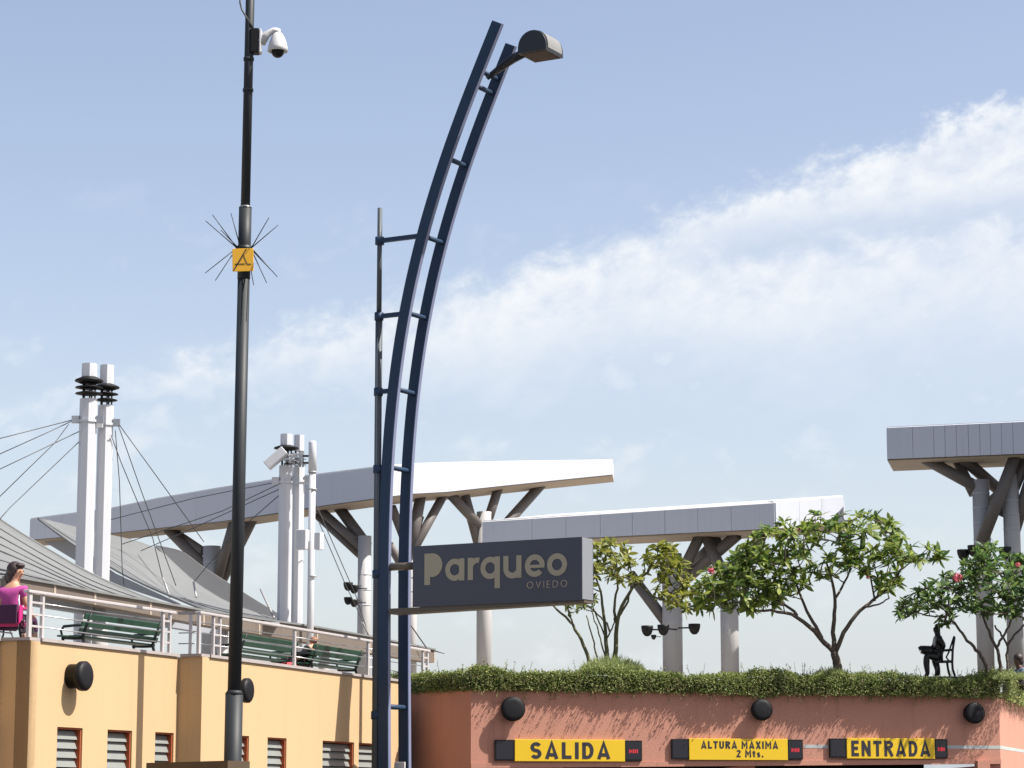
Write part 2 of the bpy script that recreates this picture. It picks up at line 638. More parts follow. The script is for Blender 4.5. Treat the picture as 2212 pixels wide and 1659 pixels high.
M['hedge'] = leafmat('hedge_leaf', (0.075, 0.145, 0.032), (0.36, 0.38, 0.135), 0.35, 0.6)
M['grassy'] = leafmat('grass_blade', (0.16, 0.22, 0.07), (0.42, 0.46, 0.20), 0.4, 0.6)
M['twig'] = mat('twig', (0.09, 0.06, 0.035), 0.9, var=0.3)
M['soil'] = mat('soil', (0.035, 0.028, 0.018), 0.95, var=0.3)
M['flower'] = leafmat('pink_petal', (0.62, 0.10, 0.16), (0.72, 0.22, 0.26), 0.3, 0.6)
M['skin'] = mat('skin_tone', (0.42, 0.22, 0.14), 0.55, var=0.08)
M['skindark'] = mat('skin_dark', (0.10, 0.05, 0.035), 0.55, var=0.1)
M['hair'] = mat('dark_hair', (0.022, 0.009, 0.010), 0.5, var=0.4, vscale=20, bump=0.4, bscale=90)
M['magenta'] = mat('magenta_cloth', (0.33, 0.042, 0.205), 0.85, var=0.12, vscale=6, bump=0.2)
M['purple'] = mat('dark_purple_cloth', (0.05, 0.012, 0.045), 0.9, var=0.2)
M['hotpink'] = mat('hot_pink_vinyl', (0.62, 0.015, 0.16), 0.5, var=0.1)
M['red'] = mat('red_leather', (0.55, 0.03, 0.015), 0.5, var=0.1)
M['blueshirt'] = mat('pale_blue_cloth', (0.20, 0.26, 0.36), 0.9, var=0.1, bump=0.2)
M['darkcloth'] = mat('dark_cloth', (0.012, 0.013, 0.016), 0.9, var=0.2)
M['chrome'] = mat('steel_tube', (0.35, 0.35, 0.36), 0.3, 0.8)
M['pinkfabric'] = mat('red_pink_fabric', (0.45, 0.05, 0.07), 0.8, var=0.2)
M['ledred'] = bpy.data.materials.new('led_red')
M['ledred'].use_nodes = True
_b = M['ledred'].node_tree.nodes['Principled BSDF']
_b.inputs['Base Color'].default_value = (0.25, 0.01, 0.02, 1)
_b.inputs['Emission Color'].default_value = (0.8, 0.02, 0.03, 1)
_b.inputs['Emission Strength'].default_value = 0.28

# ------------------------------------------------------------------ ground and terrace
gm = mat('asphalt', (0.06, 0.058, 0.056), 0.9, var=0.2, vscale=0.3, bump=0.3, bscale=20)
g = MB()
g.add([(-2500, -2500, 0), (2500, -2500, 0), (2500, 2500, 0), (-2500, 2500, 0)], [(0, 1, 2, 3)])
g.build('ground', gm, kind='structure')

TZ = EYE + 2.62                    # terrace floor
WT = EYE + 2.79                    # top of the yellow parapet
# plan of the yellow building: three stepped bays
T1 = Vector((0.34, 0.94, 0)).normalized()
N1 = Vector((0.94, -0.34, 0)).normalized()
A1 = Vector((-8.476, 45.0, 0))                    # near corner of the middle bay
B1 = A1 + T1 * 5.64
A2 = B1 + N1 * 0.52
T2 = Vector((0.30, 0.954, 0)).normalized()
N2 = Vector((0.954, -0.30, 0)).normalized()
B2 = A2 + T2 * 11.35
A0 = A1 - N1 * 0.62 - T1 * 6.0                    # bay that leaves the frame
B0 = A1 - N1 * 0.62
# pink building
PS = 60.0 / 54.0                   # salmon block scale
KC = Vector((-0.96, 60.0, 0))
KR = P(2160, 1600, 62.9)
KR.z = 0
TP = (KR - KC).normalized()
NP = Vector((TP.y, -TP.x, 0))
KL = KC + Vector((-0.6, 0.8, 0)) * 3.35
TRR = Vector((0.30, 0.95, 0)).normalized()
NRR = Vector((0.95, -0.30, 0))
KE = KR + TRR * 14.0
PT = EYE + 2.62                    # pink wall top

fl = MB()
inn = 0.15
poly = [A0 - N1 * inn, B0 - N1 * inn + T1 * .13, A1 - N1 * inn + T1 * .13, B1 - N1 * inn + T1 * .13, A2 - N2 * inn + T1 * .13, B2 - N2 * inn, KL + Vector((0.3, 0.25, 0)),
        KC + Vector((0.15, 0.35, 0)), KR + Vector((-0.3, 0.35, 0)), KE + Vector((-0.3, 0, 0)), Vector((60, 140, 0)), Vector((-60, 140, 0)), Vector((-40, 45, 0))]
lowz = 3.7
fl.prism([Vector((q.x, q.y, TZ - 0.35)) for q in poly], (0, 0, 0.30))
terr = mat('terrace_paving', (0.34, 0.31, 0.27), 0.9, var=0.15, vscale=1.5)
fl.build('terrace_floor', terr, kind='structure')


# ------------------------------------------------------------------ walls with openings
def holed_wall(mb, p0, t, n, length, z0, z1, openings, thick):
    """front sheet with rectangular holes + reveals; openings: (s0, s1, za, zb)"""
    ss = sorted({0.0, length} | {o[0] for o in openings} | {o[1] for o in openings})
    zs = sorted({z0, z1} | {o[2] for o in openings} | {o[3] for o in openings})
    zs = [z for z in zs if z0 <= z <= z1]
    for i in range(len(ss) - 1):
        for j in range(len(zs) - 1):
            sm, zm = (ss[i] + ss[i + 1]) / 2, (zs[j] + zs[j + 1]) / 2
            if any(o[0] < sm < o[1] and o[2] < zm < o[3] for o in openings):
                continue
            q = [p0 + t * a + UP * b for a, b in ((ss[i], zs[j]), (ss[i + 1], zs[j]), (ss[i + 1], zs[j + 1]), (ss[i], zs[j + 1]))]
            mb.add(q, [(0, 1, 2, 3)])
            mb.add([p - n * thick for p in q], [(0, 3, 2, 1)])
    for s0, s1, za, zb in openings:
        loop = [p0 + t * a + UP * b for a, b in ((s0, za), (s1, za), (s1, zb), (s0, zb))]
        for k in range(4):
            a, b = loop[k], loop[(k + 1) % 4]
            mb.add([a, b, b - n * thick, a - n * thick], [(0, 1, 2, 3)])
    loop = [p0 + t * a + UP * b for a, b in ((0, z0), (length, z0), (length, z1), (0, z1))]
    for k in range(4):
        a, b = loop[k], loop[(k + 1) % 4]
        mb.add([a, b, b - n * thick, a - n * thick], [(0, 1, 2, 3)])


def s_on(px, p0, t, n):
    """distance along a wall where the photo column px meets it"""
    q = PL(px, 1600, p0, n)
    return (Vector((q.x, q.y, 0)) - p0).dot(t)


def z_on(px, py, p0, n):
    return PL(px, py, p0, n).z


yb = thing('yellow_building', 'yellow stucco building stepping back in bays below the railed terrace', 'building', A1)
bays = []
wn1 = [(123, 178, 1570), (232, 285, 1577), (335, 381, 1584)]
wn2 = [(505, 538, 1588), (578, 619, 1593), (697, 765, 1602), (775, 817, 1607)]
op1 = [(s_on(a, A1, T1, N1), s_on(b, A1, T1, N1), 2.05, z_on((a + b) / 2, y, A1, N1)) for a, b, y in wn1]
op2 = [(s_on(a, A2, T2, N2), s_on(b, A2, T2, N2), 2.05, z_on((a + b) / 2, y, A2, N2)) for a, b, y in wn2]
mid2 = sum(o[3] for o in op2) / len(op2)
mid1 = sum(o[3] for o in op1) / len(op1)
op1 = [(a, b, c, mid1) for a, b, c, d in op1]
op2 = [(a, b, c, mid2) for a, b, c, d in op2]
op1[2] = (op1[2][0], min(op1[2][1], 5.5), op1[2][2], op1[2][3])
w = MB()
holed_wall(w, A0, T1, N1, 6.0, 0, WT, [(5.55, 5.88, 2.05, mid1)], 0.28)
holed_wall(w, A1, T1, N1, 5.64, 0, WT, op1, 0.28)
holed_wall(w, A2, T2, N2, 11.35, 0, WT, op2, 0.28)
# side faces of the steps
for a, b, nn in ((B0, A1, -T1), (B1, A2, -T1)):
    w.hexa([a, b, b + UP * WT, a + UP * WT], [a + T1 * 0.25 - N1 * 0.0, b + T1 * 0.25, b + T1 * 0.25 + UP * WT, a + T1 * 0.25 + UP * WT])
bb = B2 - N2 * 9
w.build('wall', M['yellow'], yb)
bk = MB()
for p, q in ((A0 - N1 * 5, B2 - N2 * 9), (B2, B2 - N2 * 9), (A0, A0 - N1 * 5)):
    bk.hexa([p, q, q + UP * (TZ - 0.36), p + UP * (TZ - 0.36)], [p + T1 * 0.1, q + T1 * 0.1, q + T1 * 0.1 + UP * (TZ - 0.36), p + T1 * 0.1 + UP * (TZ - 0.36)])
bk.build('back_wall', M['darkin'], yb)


def coping(p, q, n, name='coping', parent=yb, mtl=M['cap']):
    c = MB()
    u = (q - p).normalized()
    a, b = p + n * 0.04, q + n * 0.04
    c.hexa([a + UP * (WT + 0.003), b + UP * (WT + 0.003), b + UP * (WT + 0.06), a + UP * (WT + 0.06)],
           [a - n * 0.36 + UP * (WT + 0.003), b - n * 0.36 + UP * (WT + 0.003), b - n * 0.36 + UP * (WT + 0.06), a - n * 0.36 + UP * (WT + 0.06)])
    return c.build(name, mtl, parent)


coping(A0, B0 - T1 * 0.05, N1)
coping(B0 - N1 * 0.0, A1 + T1 * 0.0 + N1 * 0.0, -T1)
coping(A1 + T1 * 0.33, B1 - T1 * 0.05, N1)
coping(B1 + N1 * 0.05, A2 + N1 * 0.0, -T1)
coping(A2 + T2 * 0.33, B2, N2)


def louvre_window(p0, t, n, op):
    s0, s1, za, zb = op
    fr = MB()
    d0, d1 = 0.03, 0.16
    fw = 0.035
    def lat(s, z, d):
        return p0 + t * s + UP * z - n * d
    for (a, b, c, d) in ((s0 + .002, s0 + fw, za + .002, zb - .002), (s1 - fw, s1 - .002, za + .002, zb - .002), (s0 + fw, s1 - fw, zb - fw, zb - .002)):
        fr.hexa([lat(a, c, d0), lat(b, c, d0), lat(b, d, d0), lat(a, d, d0)], [lat(a, c, d1), lat(b, c, d1), lat(b, d, d1), lat(a, d, d1)])
    f = fr.build('window', M['jamb'], yb)
    z = zb - fw - 0.02
    while z - 0.15 > za:
        sl = MB()
        lo, hi = z - 0.155, z
        q = [lat(s0 + fw + .004, lo, 0.085), lat(s1 - fw - .004, lo, 0.085), lat(s1 - fw - .004, hi, 0.145), lat(s0 + fw + .004, hi, 0.145)]
        sl.hexa(q, [v - n * 0.012 for v in q])
        sl.build('slat', M['slat'], f)
        z -= 0.165
    gl = MB()
    q = [lat(s0 + .004, za, 0.24), lat(s1 - .004, za, 0.24), lat(s1 - .004, zb - .004, 0.24), lat(s0 + .004, zb - .004, 0.24)]
    gl.hexa(q, [v - n * 0.02 for v in q])
    gl.build('backing', M['darkin'], f)


for o in op1:
    louvre_window(A1, T1, N1, o)
for o in op2:
    louvre_window(A2, T2, N2, o)
louvre_window(A0, T1, N1, (5.55, 5.88, 2.05, mid1))

# low dark awning in front of the yellow wall
aw = MB()
ap, aq = P(316, 1648, 47.6), P(492, 1643, 45.6)
aw.hexa([ap, aq, aq + Vector((0, 0, -0.22)), ap + Vector((0, 0, -0.22))],
        [ap + Vector((.3, .9, 0)), aq + Vector((.3, .9, 0)), aq + Vector((.3, .9, -0.22)), ap + Vector((.3, .9, -0.22))])
awt = thing('awning', 'dark brown flat awning along the foot of the yellow wall beside the tall pole', 'awning', (ap + aq) / 2)
aw.build('roof_board', mat('awning_brown', (0.060, 0.038, 0.020), 0.7, var=0.15), awt)
for q in (ap.lerp(aq, 0.1), ap.lerp(aq, 0.9)):
    pp = MB()
    pp.tube([q + Vector((.15, .45, -0.22)), Vector((q.x + .15, q.y + .45, 0))], 0.04, 8)
    pp.build('post', M['pole'], awt)


# ------------------------------------------------------------------ round wall lamps
def wall_lamp(c, n, r, dep, label, grp='round black lamps on the two walls'):
    t = thing('wall_lamp', label, 'wall lamp', c, grp)
    b = MB()
    b.lathe(c + n * 0.002, n, [(0.0, 0.0), (r * 0.82, 0.0), (r * 0.82, dep * 0.55), (r * 0.98, dep * 0.58), (r, dep * 0.64), (r, dep * 0.86), (r * 0.93, dep * 0.92)], 32)
    b.build('housing', M['black'], t)
    f = MB()
    f.lathe(c + n * 0.002, n, [(r * 0.925, dep * 0.90), (r * 0.86, dep * 0.955), (r * 0.6, dep * 0.99), (0.0, dep)], 32)
    f.build('lens', M['blackmatte'], t)
    return t


def wl(px, py, p0, n, r, dep, label):
    wall_lamp(PL(px, py, p0, n), n, r, dep, label)


wl(152, 1461, A1, N1, 0.27, 0.36, 'round black lamp on the yellow wall above the louvred windows, clear of the pole')
wl(508, 1492, A2, N2, 0.25, 0.34, 'round black lamp on the yellow wall half hidden behind the tall dark pole')
wl(1104, 1532, KC, NP, 0.29, 0.27, 'round black lamp on the salmon wall above the SALIDA sign')
wl(1640, 1534, KC, NP, 0.26, 0.27, 'round black lamp on the salmon wall above the height limit sign')
wl(2098, 1541, KC, NP, 0.26, 0.27, 'round black lamp on the salmon wall near its right corner, past the ENTRADA sign')

# ------------------------------------------------------------------ salmon building with garage mouth
pb = thing('salmon_building', 'salmon stucco garage block with a hedge along its roof edge', 'building', KC)
z0L, z0R = z_on(1018, 1650, KC, NP), z_on(2160, 1641, KC, NP)
LPK = (KR - KC).length
w = MB()
th = 0.30
tzL = PT
# front beam (underside rises slightly to the right with the ramp)
q = [KC + UP * z0L, KR + UP * z0R, KR + UP * PT, KC + UP * PT]
w.hexa(q, [v - NP * th for v in q])
# left face, full height
nl = Vector((-0.8, -0.6, 0))
q = [KL, KC, KC + UP * PT, KL + UP * PT]
w.hexa([v + Vector((0, 0, 0)) for v in q], [v - nl * th for v in q])
# right face
q = [KR + UP * 2.35, KE + UP * 2.35, KE + UP * PT, KR + UP * PT]
w.hexa(q, [v - NRR * th for v in q])
w.build('wall', M['pink'], pb)
# moulding at the lower edge of the beam
mo = MB()
a, b = KC + NP * 0.035, KR + NP * 0.035
q = [a + UP * (z0L - 0.10), b + UP * (z0R - 0.10), b + UP * (z0R + 0.015), a + UP * (z0L + 0.015)]
mo.hexa(q, [v - NP * 0.30 for v in q])
mo.build('beam_moulding', M['pink'], pb)
# jambs, piers and dark inside
for s0, s1, mt in ((0.02, 2.28, 'pink'), (5.9, 7.0, 'pink'), (LPK - 1.78, LPK - 0.03, 'pink')):
    jb = MB()
    c0, c1 = KC + TP * s0 - NP * 0.20, KC + TP * s1 - NP * 0.20
    q = [c0, c1, c1 + UP * (z0R - 0.12), c0 + UP * (z0L - 0.12)]
    jb.hexa(q, [v - NP * 0.35 for v in q])
    jb.build('pier', M[mt], pb)
sd_ = MB()
c0, c1 = KR + TRR * 0.4 - NRR * 0.25, KE - NRR * 0.25
q = [c0, c1, c1 + UP * 2.34, c0 + UP * 2.34]
sd_.hexa(q, [v - NRR * 0.3 for v in q])
sd_.build('side_wall', mat('mustard_stucco', (0.42, 0.27, 0.10), 0.9, var=0.08, bump=0.2), pb)
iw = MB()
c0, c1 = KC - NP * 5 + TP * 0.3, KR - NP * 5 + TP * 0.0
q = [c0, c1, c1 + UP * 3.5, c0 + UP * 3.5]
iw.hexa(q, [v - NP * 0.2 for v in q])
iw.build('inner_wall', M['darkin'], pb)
br = MB()
q0 = PL(2120, 1647, KC, NP)
br.box(q0 + NP * 0.05 - UP * 0.10, TP, NP, UP, 0.16, 0.1, 0.14)
br.build('bracket', M['pink'], pb)
# grey painted line, in short lengths between the signs and round the corner
for p0, t, n, s0, s1 in ((KC, TP, NP, s_on(1736, KC, TP, NP), s_on(1788, KC, TP, NP)), (KC, TP, NP, s_on(2046, KC, TP, NP), LPK + 0.004), (KR, TRR, NRR, 0.004, 13.0)):
    st = MB()
    zc = z_on(2100, 1614, KC, NP)
    q = [p0 + t * s + UP * z + n * 0.004 for s, z in ((s0, zc - .04), (s1, zc - .04), (s1, zc + .04), (s0, zc + .04))]
    st.hexa(q, [v - n * 0.003 for v in q])
    st.build('painted_line', M['stripe'], pb)
# planter trough along the roof edge
pl = MB()
for p0, q0, n in ((KC, KR, NP), (KL, KC, nl), (KR, KE, NRR)):
    a, b = p0 - n * 0.31, q0 - n * 0.31
    q = [a + UP * (PT - 0.25), b + UP * (PT - 0.25), b + UP * (PT + 0.02), a + UP * (PT + 0.02)]
    pl.hexa(q, [v - n * 1.0 for v in q])
pl.build('planter_soil', M['soil'], pb)


# ------------------------------------------------------------------ yellow signs on the salmon wall
def garage_sign(label, x0, xa, xb, x1, yt, yb_, words, led):
    """outer black boxes x0..xa and xb..x1, yellow panel between"""
    p = lambda x, y: PL(x, y, KC, NP)
    zt, zb = z_on((x0 + x1) / 2, yt, KC, NP), z_on((x0 + x1) / 2, yb_, KC, NP)
    so_ = lambda x: s_on(x, KC, TP, NP)
    at = lambda s, z, d: KC + TP * s + UP * z + NP * d
    root = thing('garage_sign', label, 'sign', at((so_(x0) + so_(x1)) / 2, zb, 0), 'yellow signs over the garage entrance')
    fb = MB()
    s0, s1 = so_(xa), so_(xb)
    q = [at(s0 + .003, zb - .01, .09), at(s1 - .003, zb - .01, .09), at(s1 - .003, zt + .012, .09), at(s0 + .003, zt + .012, .09)]
    fb.hexa(q, [v - NP * 0.086 for v in q])
    fb.build('sign_panel', M['yellowsign'], root, bevel=0.006)
    for a, b, hasled in ((so_(x0), s0, False), (s1, so_(x1), True)):
        bx = MB()
        q = [at(a, zb + .005, .075), at(b, zb + .005, .075), at(b, zt, .075), at(a, zt, .075)]
        bx.hexa(q, [v - NP * 0.072 for v in q])
        o = bx.build('display_box', M['black'], root, bevel=0.005)
        gp = MB()
        q = [at(a + .03, zb + .04, .0785), at(b - .03, zb + .04, .0785), at(b - .03, zt - .03, .0785), at(a + .03, zt - .03, .0785)]
        gp.hexa(q, [v - NP * 0.003 for v in q])
        gp.build('display_glass', mat('display_glass', (0.012, 0.012, 0.02), 0.15), o)
        if hasled and led:
            zm, wd = (zt + zb) / 2, (b - a)
            for k in range(5):
                lb = MB()
                h = (0.045, 0.03, 0.05, 0.04, 0.045)[k]
                lb.box(at(a + wd * (0.28 + 0.11 * k), zm - 0.01, .0800), TP, NP, UP, wd * 0.035, 0.0012, h)
                lb.build('led_segment', M['ledred'], o)
    H = zt - zb
    for txt, sx0, sx1, k0, k1, bold in words:
        a, b = so_(sx0), so_(sx1)
        stroke_word(txt, at(a, zb + H * k0, 0.0905), TP, UP, H * (k1 - k0), b - a, bold, M['inkblack'], root)
    return root


garage_sign('yellow SALIDA exit sign with black end boxes on the salmon wall', 1068, 1110, 1348, 1385, 1599, 1644, [('SALIDA', 1144, 1316, 0.10, 0.90, 0.205)], True)
garage_sign('yellow height limit sign with two lines of small lettering', 1449, 1486, 1699, 1732, 1597, 1641, [('ALTURA MAXIMA', 1512, 1678, 0.54, 0.90, 0.215), ('2 Mts.', 1588, 1646, 0.12, 0.48, 0.215)], True)
garage_sign('yellow ENTRADA entrance sign with black end boxes on the salmon wall', 1790, 1826, 2016, 2044, 1596, 1638, [('ENTRADA', 1836, 2006, 0.10, 0.90, 0.205)], True)

#==PART2==
# ------------------------------------------------------------------ arched double lamp post with the parking sign
D0 = 57.4
AX = Vector((0.87, -0.49, 0)).normalized()
BX = Vector((0.49, 0.87, 0)).normalized()
base = P(827, 1659, D0)
base.z = 0
lp = thing('arched_lamp_post', 'tall navy double arched lamp post carrying the parking sign', 'lamp post', base)
arc_px = [(1072, 47), (1038, 135), (1003, 225), (959, 345), (930, 432), (908, 515), (887, 605), (870, 690), (856, 778), (845, 865), (838, 951), (832, 1040), (829, 1123), (827, 1225), (827, 1400), (827, 1659)]
ctr = []
for x, y in arc_px:
    x2 = x - 24 * (0.0 if y > 1300 else 0.0)
    ctr.append(PL(x2, y, base, BX))
zz = np.array([c.z for c in ctr])[::-1]
ss = np.array([(c - base).dot(AX) for c in ctr])[::-1]
zs = np.concatenate([[0.0], np.linspace(zz[0], zz[-1], 60)])
cf = np.polyfit(zz, ss, 5, w=np.ones(len(zz)))
sm = np.concatenate([[float(np.polyval(cf, zz[0]))], np.polyval(cf, zs[1:])])


def arc_at(z):
    return float(np.interp(z, zs, sm))


BW, BD, GAP = 0.265, 0.13, 0.86


def arc_beam(off, ztop):
    mb = MB()
    pts = [(s, z) for s, z in zip(sm, zs) if z <= ztop]
    vs = []
    for i, (s, z) in enumerate(pts):
        s0, z0_ = pts[max(i - 1, 0)]
        s1, z1_ = pts[min(i + 1, len(pts) - 1)]
        d = Vector((s1 - s0, z1_ - z0_)).normalized()
        nx, nz = d.y, -d.x
        for sgn, bo in ((-1, 0), (1, 0), (1, BD), (-1, BD)):
            vs.append(base + AX * (s + sgn * nx * BW / 2) + BX * (off + bo) + UP * (z + sgn * nz * BW / 2))
    fs = []
    for i in range(len(pts) - 1):
        for j in range(4):
            k = (j + 1) % 4
            fs.append((i * 4 + j, i * 4 + k, i * 4 + 4 + k, i * 4 + 4 + j))
    n = len(pts) - 1
    fs += [(0, 3, 2, 1), (n * 4, n * 4 + 1, n * 4 + 2, n * 4 + 3)]
    mb.add(vs, fs)
    bo_ = mb.build('arched_beam', M['navy'], lp, bevel=0.012)
    st = MB()  # added strip: sunlight on the navy beam's side put into a paler colour
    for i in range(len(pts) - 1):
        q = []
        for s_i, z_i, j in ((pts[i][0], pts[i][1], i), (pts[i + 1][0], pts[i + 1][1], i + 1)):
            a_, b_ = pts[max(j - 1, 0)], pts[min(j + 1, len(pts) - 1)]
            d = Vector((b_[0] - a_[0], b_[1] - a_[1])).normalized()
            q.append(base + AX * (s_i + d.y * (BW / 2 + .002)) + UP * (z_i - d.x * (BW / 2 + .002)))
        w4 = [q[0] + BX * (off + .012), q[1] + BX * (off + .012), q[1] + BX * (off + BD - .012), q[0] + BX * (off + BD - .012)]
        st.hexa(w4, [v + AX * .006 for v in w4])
    st.build('sunlit_strip', M['strip'], bo_)
    return bo_


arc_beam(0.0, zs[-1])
top2 = PL(1103, 82, base + BX * GAP, BX).z
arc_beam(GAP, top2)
for y in (155, 186, 345, 513, 678, 843, 1012, 1222, 1530):
    c = PL(float(np.interp(y, [q[1] for q in arc_px], [q[0] for q in arc_px])), y - 4, base, BX)
    s = arc_at(c.z)
    rg = MB()
    p = base + AX * (s + 0.03) + UP * c.z
    rg.tube([p + BX * BD * 0.9, p + BX * (GAP + 0.01)], 0.058, 10)
    rg.build('rung', M['navy'], lp)
# slim round pole beside the arch
pz = PL(808, 450, base - AX * 0.22, BX).z
pb0 = base - AX * 0.235 + BX * 0.05
zj = PL(808, 680, base, BX).z
rp = MB()
rp.tube([pb0, pb0 + UP * zj], 0.082, 14)
rp.tube([pb0 + UP * zj, pb0 + UP * pz], [0.06, 0.055], 14)
rp.build('round_pole', mat('blue_grey_pole', (0.045, 0.056, 0.068), 0.55, var=0.2, streak=0.15), lp)
for y in (520, 683, 846, 1013, 1240, 1545):
    c = PL(815, y, base, BX)
    s = arc_at(c.z)
    cl = MB()
    cl.tube([pb0 + UP * (c.z - 0.09), pb0 + UP * (c.z + 0.09)], 0.105, 14)
    o = cl.build('clamp', M['navy'], lp)
    if s + 0.235 - BW / 2 > 0.15:
        arm = MB()
        arm.bar(pb0 + UP * c.z + AX * 0.08, base + AX * (s - BW * 0.45) + UP * c.z + BX * 0.05, 0.09, 0.10)
        arm.build('bracket_arm', M['navy'], o)
    else:
        arm = MB()
        arm.bar(pb0 + UP * c.z + AX * 0.08, pb0 + AX * 0.14 + UP * c.z, 0.07, 0.08)
        arm.build('bracket_arm', M['navy'], o)
# lamp head hanging to the right of the arch top
fl0 = PL(1117, 116, base + BX * 0.22, BX)
hw = 0.74
lh = MB()
prof = []
ang0 = [i / 20 * math.pi for i in range(21)]
hh = 0.50
HB = 0.86
def lhp(u, z, b):
    return fl0 + AX * u + UP * z + BX * b
arcp = [(hw / 2 - math.cos(a) * hw / 2 * (1 if True else 1), (math.sin(a) ** 0.8) * hh) for a in ang0]
arcp = [(0, 0)] + [(u, 0.06 + z * 0.9) for u, z in arcp] + [(hw, 0)]
lh.prism([lhp(u, z, 0.02) for u, z in arcp], BX * (HB - 0.04))
lamp = lh.build('lamp_head', M['lampbody'], lp, bevel=0.01)
gl = MB()
q = [lhp(.05, -.012, .07), lhp(hw - .05, -.012, .07), lhp(hw - .05, -.012, HB - .07), lhp(.05, -.012, HB - .07)]
gl.hexa(q, [v + UP * .02 for v in q])
gl.build('lamp_glass', M['glassbrown'], lamp)
# curved panel on the sun side, its sunlit grey put into the colour
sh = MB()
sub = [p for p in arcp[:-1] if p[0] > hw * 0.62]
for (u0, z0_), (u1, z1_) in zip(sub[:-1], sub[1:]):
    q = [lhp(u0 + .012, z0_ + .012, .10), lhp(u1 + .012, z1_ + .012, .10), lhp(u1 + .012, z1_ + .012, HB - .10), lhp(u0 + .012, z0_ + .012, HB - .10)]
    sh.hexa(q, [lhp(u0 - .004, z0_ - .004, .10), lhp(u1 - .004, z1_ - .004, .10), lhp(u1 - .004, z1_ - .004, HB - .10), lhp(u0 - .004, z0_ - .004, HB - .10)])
sh.build('sunlit_shell', M['lampside'], lamp)
am = MB()
zr = PL(1058, 152, base, BX).z
p0 = base + AX * arc_at(zr) + UP * zr + BX * 0.5
p1 = lhp(0.05, 0.10, HB * 0.35)
am.tube([p0, p0.lerp(p1, .35) + UP * 0.03, p0.lerp(p1, .7) + UP * 0.05, p1], [0.06, 0.085, 0.11, 0.10], 12)
am.build('lamp_arm', M['lampbody'], lp)

# parking sign: box along AX in front of the arch
sp0 = base - BX * 0.06
def onsign(x, y, b=0.0):
    return PL(x, y, sp0 + BX * b, BX)
SL = (onsign(893, 1250) - sp0).dot(AX)
SR = (onsign(1258, 1230) - sp0).dot(AX)
ST = (onsign(893, 1182).z + onsign(1258, 1160).z) / 2
SB = (onsign(893, 1312).z + onsign(1258, 1296).z) / 2
SD = 0.50
sa = lambda s, z, b: sp0 + AX * s + UP * z + BX * b
sg = thing('parking_sign', 'long dark grey box sign reading Parqueo on the lamp post', 'sign', sa(SL, SB, 0))
bx = MB()
q = [sa(SL, SB + .02, .004), sa(SR, SB + .02, .004), sa(SR, ST, .004), sa(SL, ST, .004)]
bx.hexa(q, [v + BX * (SD - .008) for v in q])
bx.build('sign_case', M['signside'], sg, bevel=0.008)
for b0 in (-0.012, SD - 0.003):
    fc = MB()
    q = [sa(SL - .012, SB, b0), sa(SR - .002, SB, b0), sa(SR - .002, ST + .01, b0), sa(SL - .012, ST + .01, b0)]
    fc.hexa(q, [v + BX * 0.015 for v in q])
    fc.build('sign_face', M['signface'], sg)
bb_ = MB()
za = onsign(845, 1310).z
q = [sa(0.16, SB - 0.13, .02), sa(SR + 0.03, SB - 0.05, .02), sa(SR + 0.03, SB - .003, .02), sa(0.16, SB - .003, .02)]
bb_.hexa(q, [v + BX * (SD - 0.06) for v in q])
bb_.build('lower_bar', M['signbar'], sg)
ub = MB()
zu = onsign(870, 1222).z
ub.tube([sa(0.10, zu, .16), sa(SL + .02, zu, .16)], 0.085, 10)
ub.build('upper_bar', M['signbar'], sg)


# geometric letters of the sign
def ring(cx, cy, ro, ri, a0=0, a1=360, n=40):
    pts = []
    k = max(6, int(n * abs(a1 - a0) / 360))
    A = [R(a0 + (a1 - a0) * i / k) for i in range(k + 1)]
    return [[(cx + ro * math.cos(a), cy + ro * math.sin(a)) for a in A], [(cx + ri * math.cos(a), cy + ri * math.sin(a)) for a in A]]


def letter_mesh(shapes, org, ky):
    """shapes: list of ('p', polygon) and ('r', outer, inner); unions of solids standing proud of the face"""
    mb = MB()
    tr = lambda x, y, d: org + AX * (x * ky) + UP * (y * ky) - BX * d
    for i, sh in enumerate(shapes):
        d1 = 0.014 + 0.0006 * i
        if sh[0] == 'p':
            mb.prism([tr(x, y, 0.0) for x, y in sh[1]], -BX * d1)
        else:
            o_, i_ = sh[1], sh[2]
            for k in range(len(o_) - 1):
                a = [tr(*o_[k], 0), tr(*o_[k + 1], 0), tr(*i_[k + 1], 0), tr(*i_[k], 0)]
                mb.hexa(a, [v - BX * d1 for v in a])
    return mb


def rect(x0, y0, x1, y1):
    return ('p', [(x0, y0), (x1, y0), (x1, y1), (x0, y1)])


def disc(cx, cy, r, a0=0, a1=360, n=36):
    return ('p', [(cx + r * math.cos(R(a0 + (a1 - a0) * i / n)), cy + r * math.sin(R(a0 + (a1 - a0) * i / n))) for i in range(n + (0 if a1 - a0 == 360 else 1))])


def rg(*a):
    o_, i_ = ring(*a)
    return ('r', o_, i_)


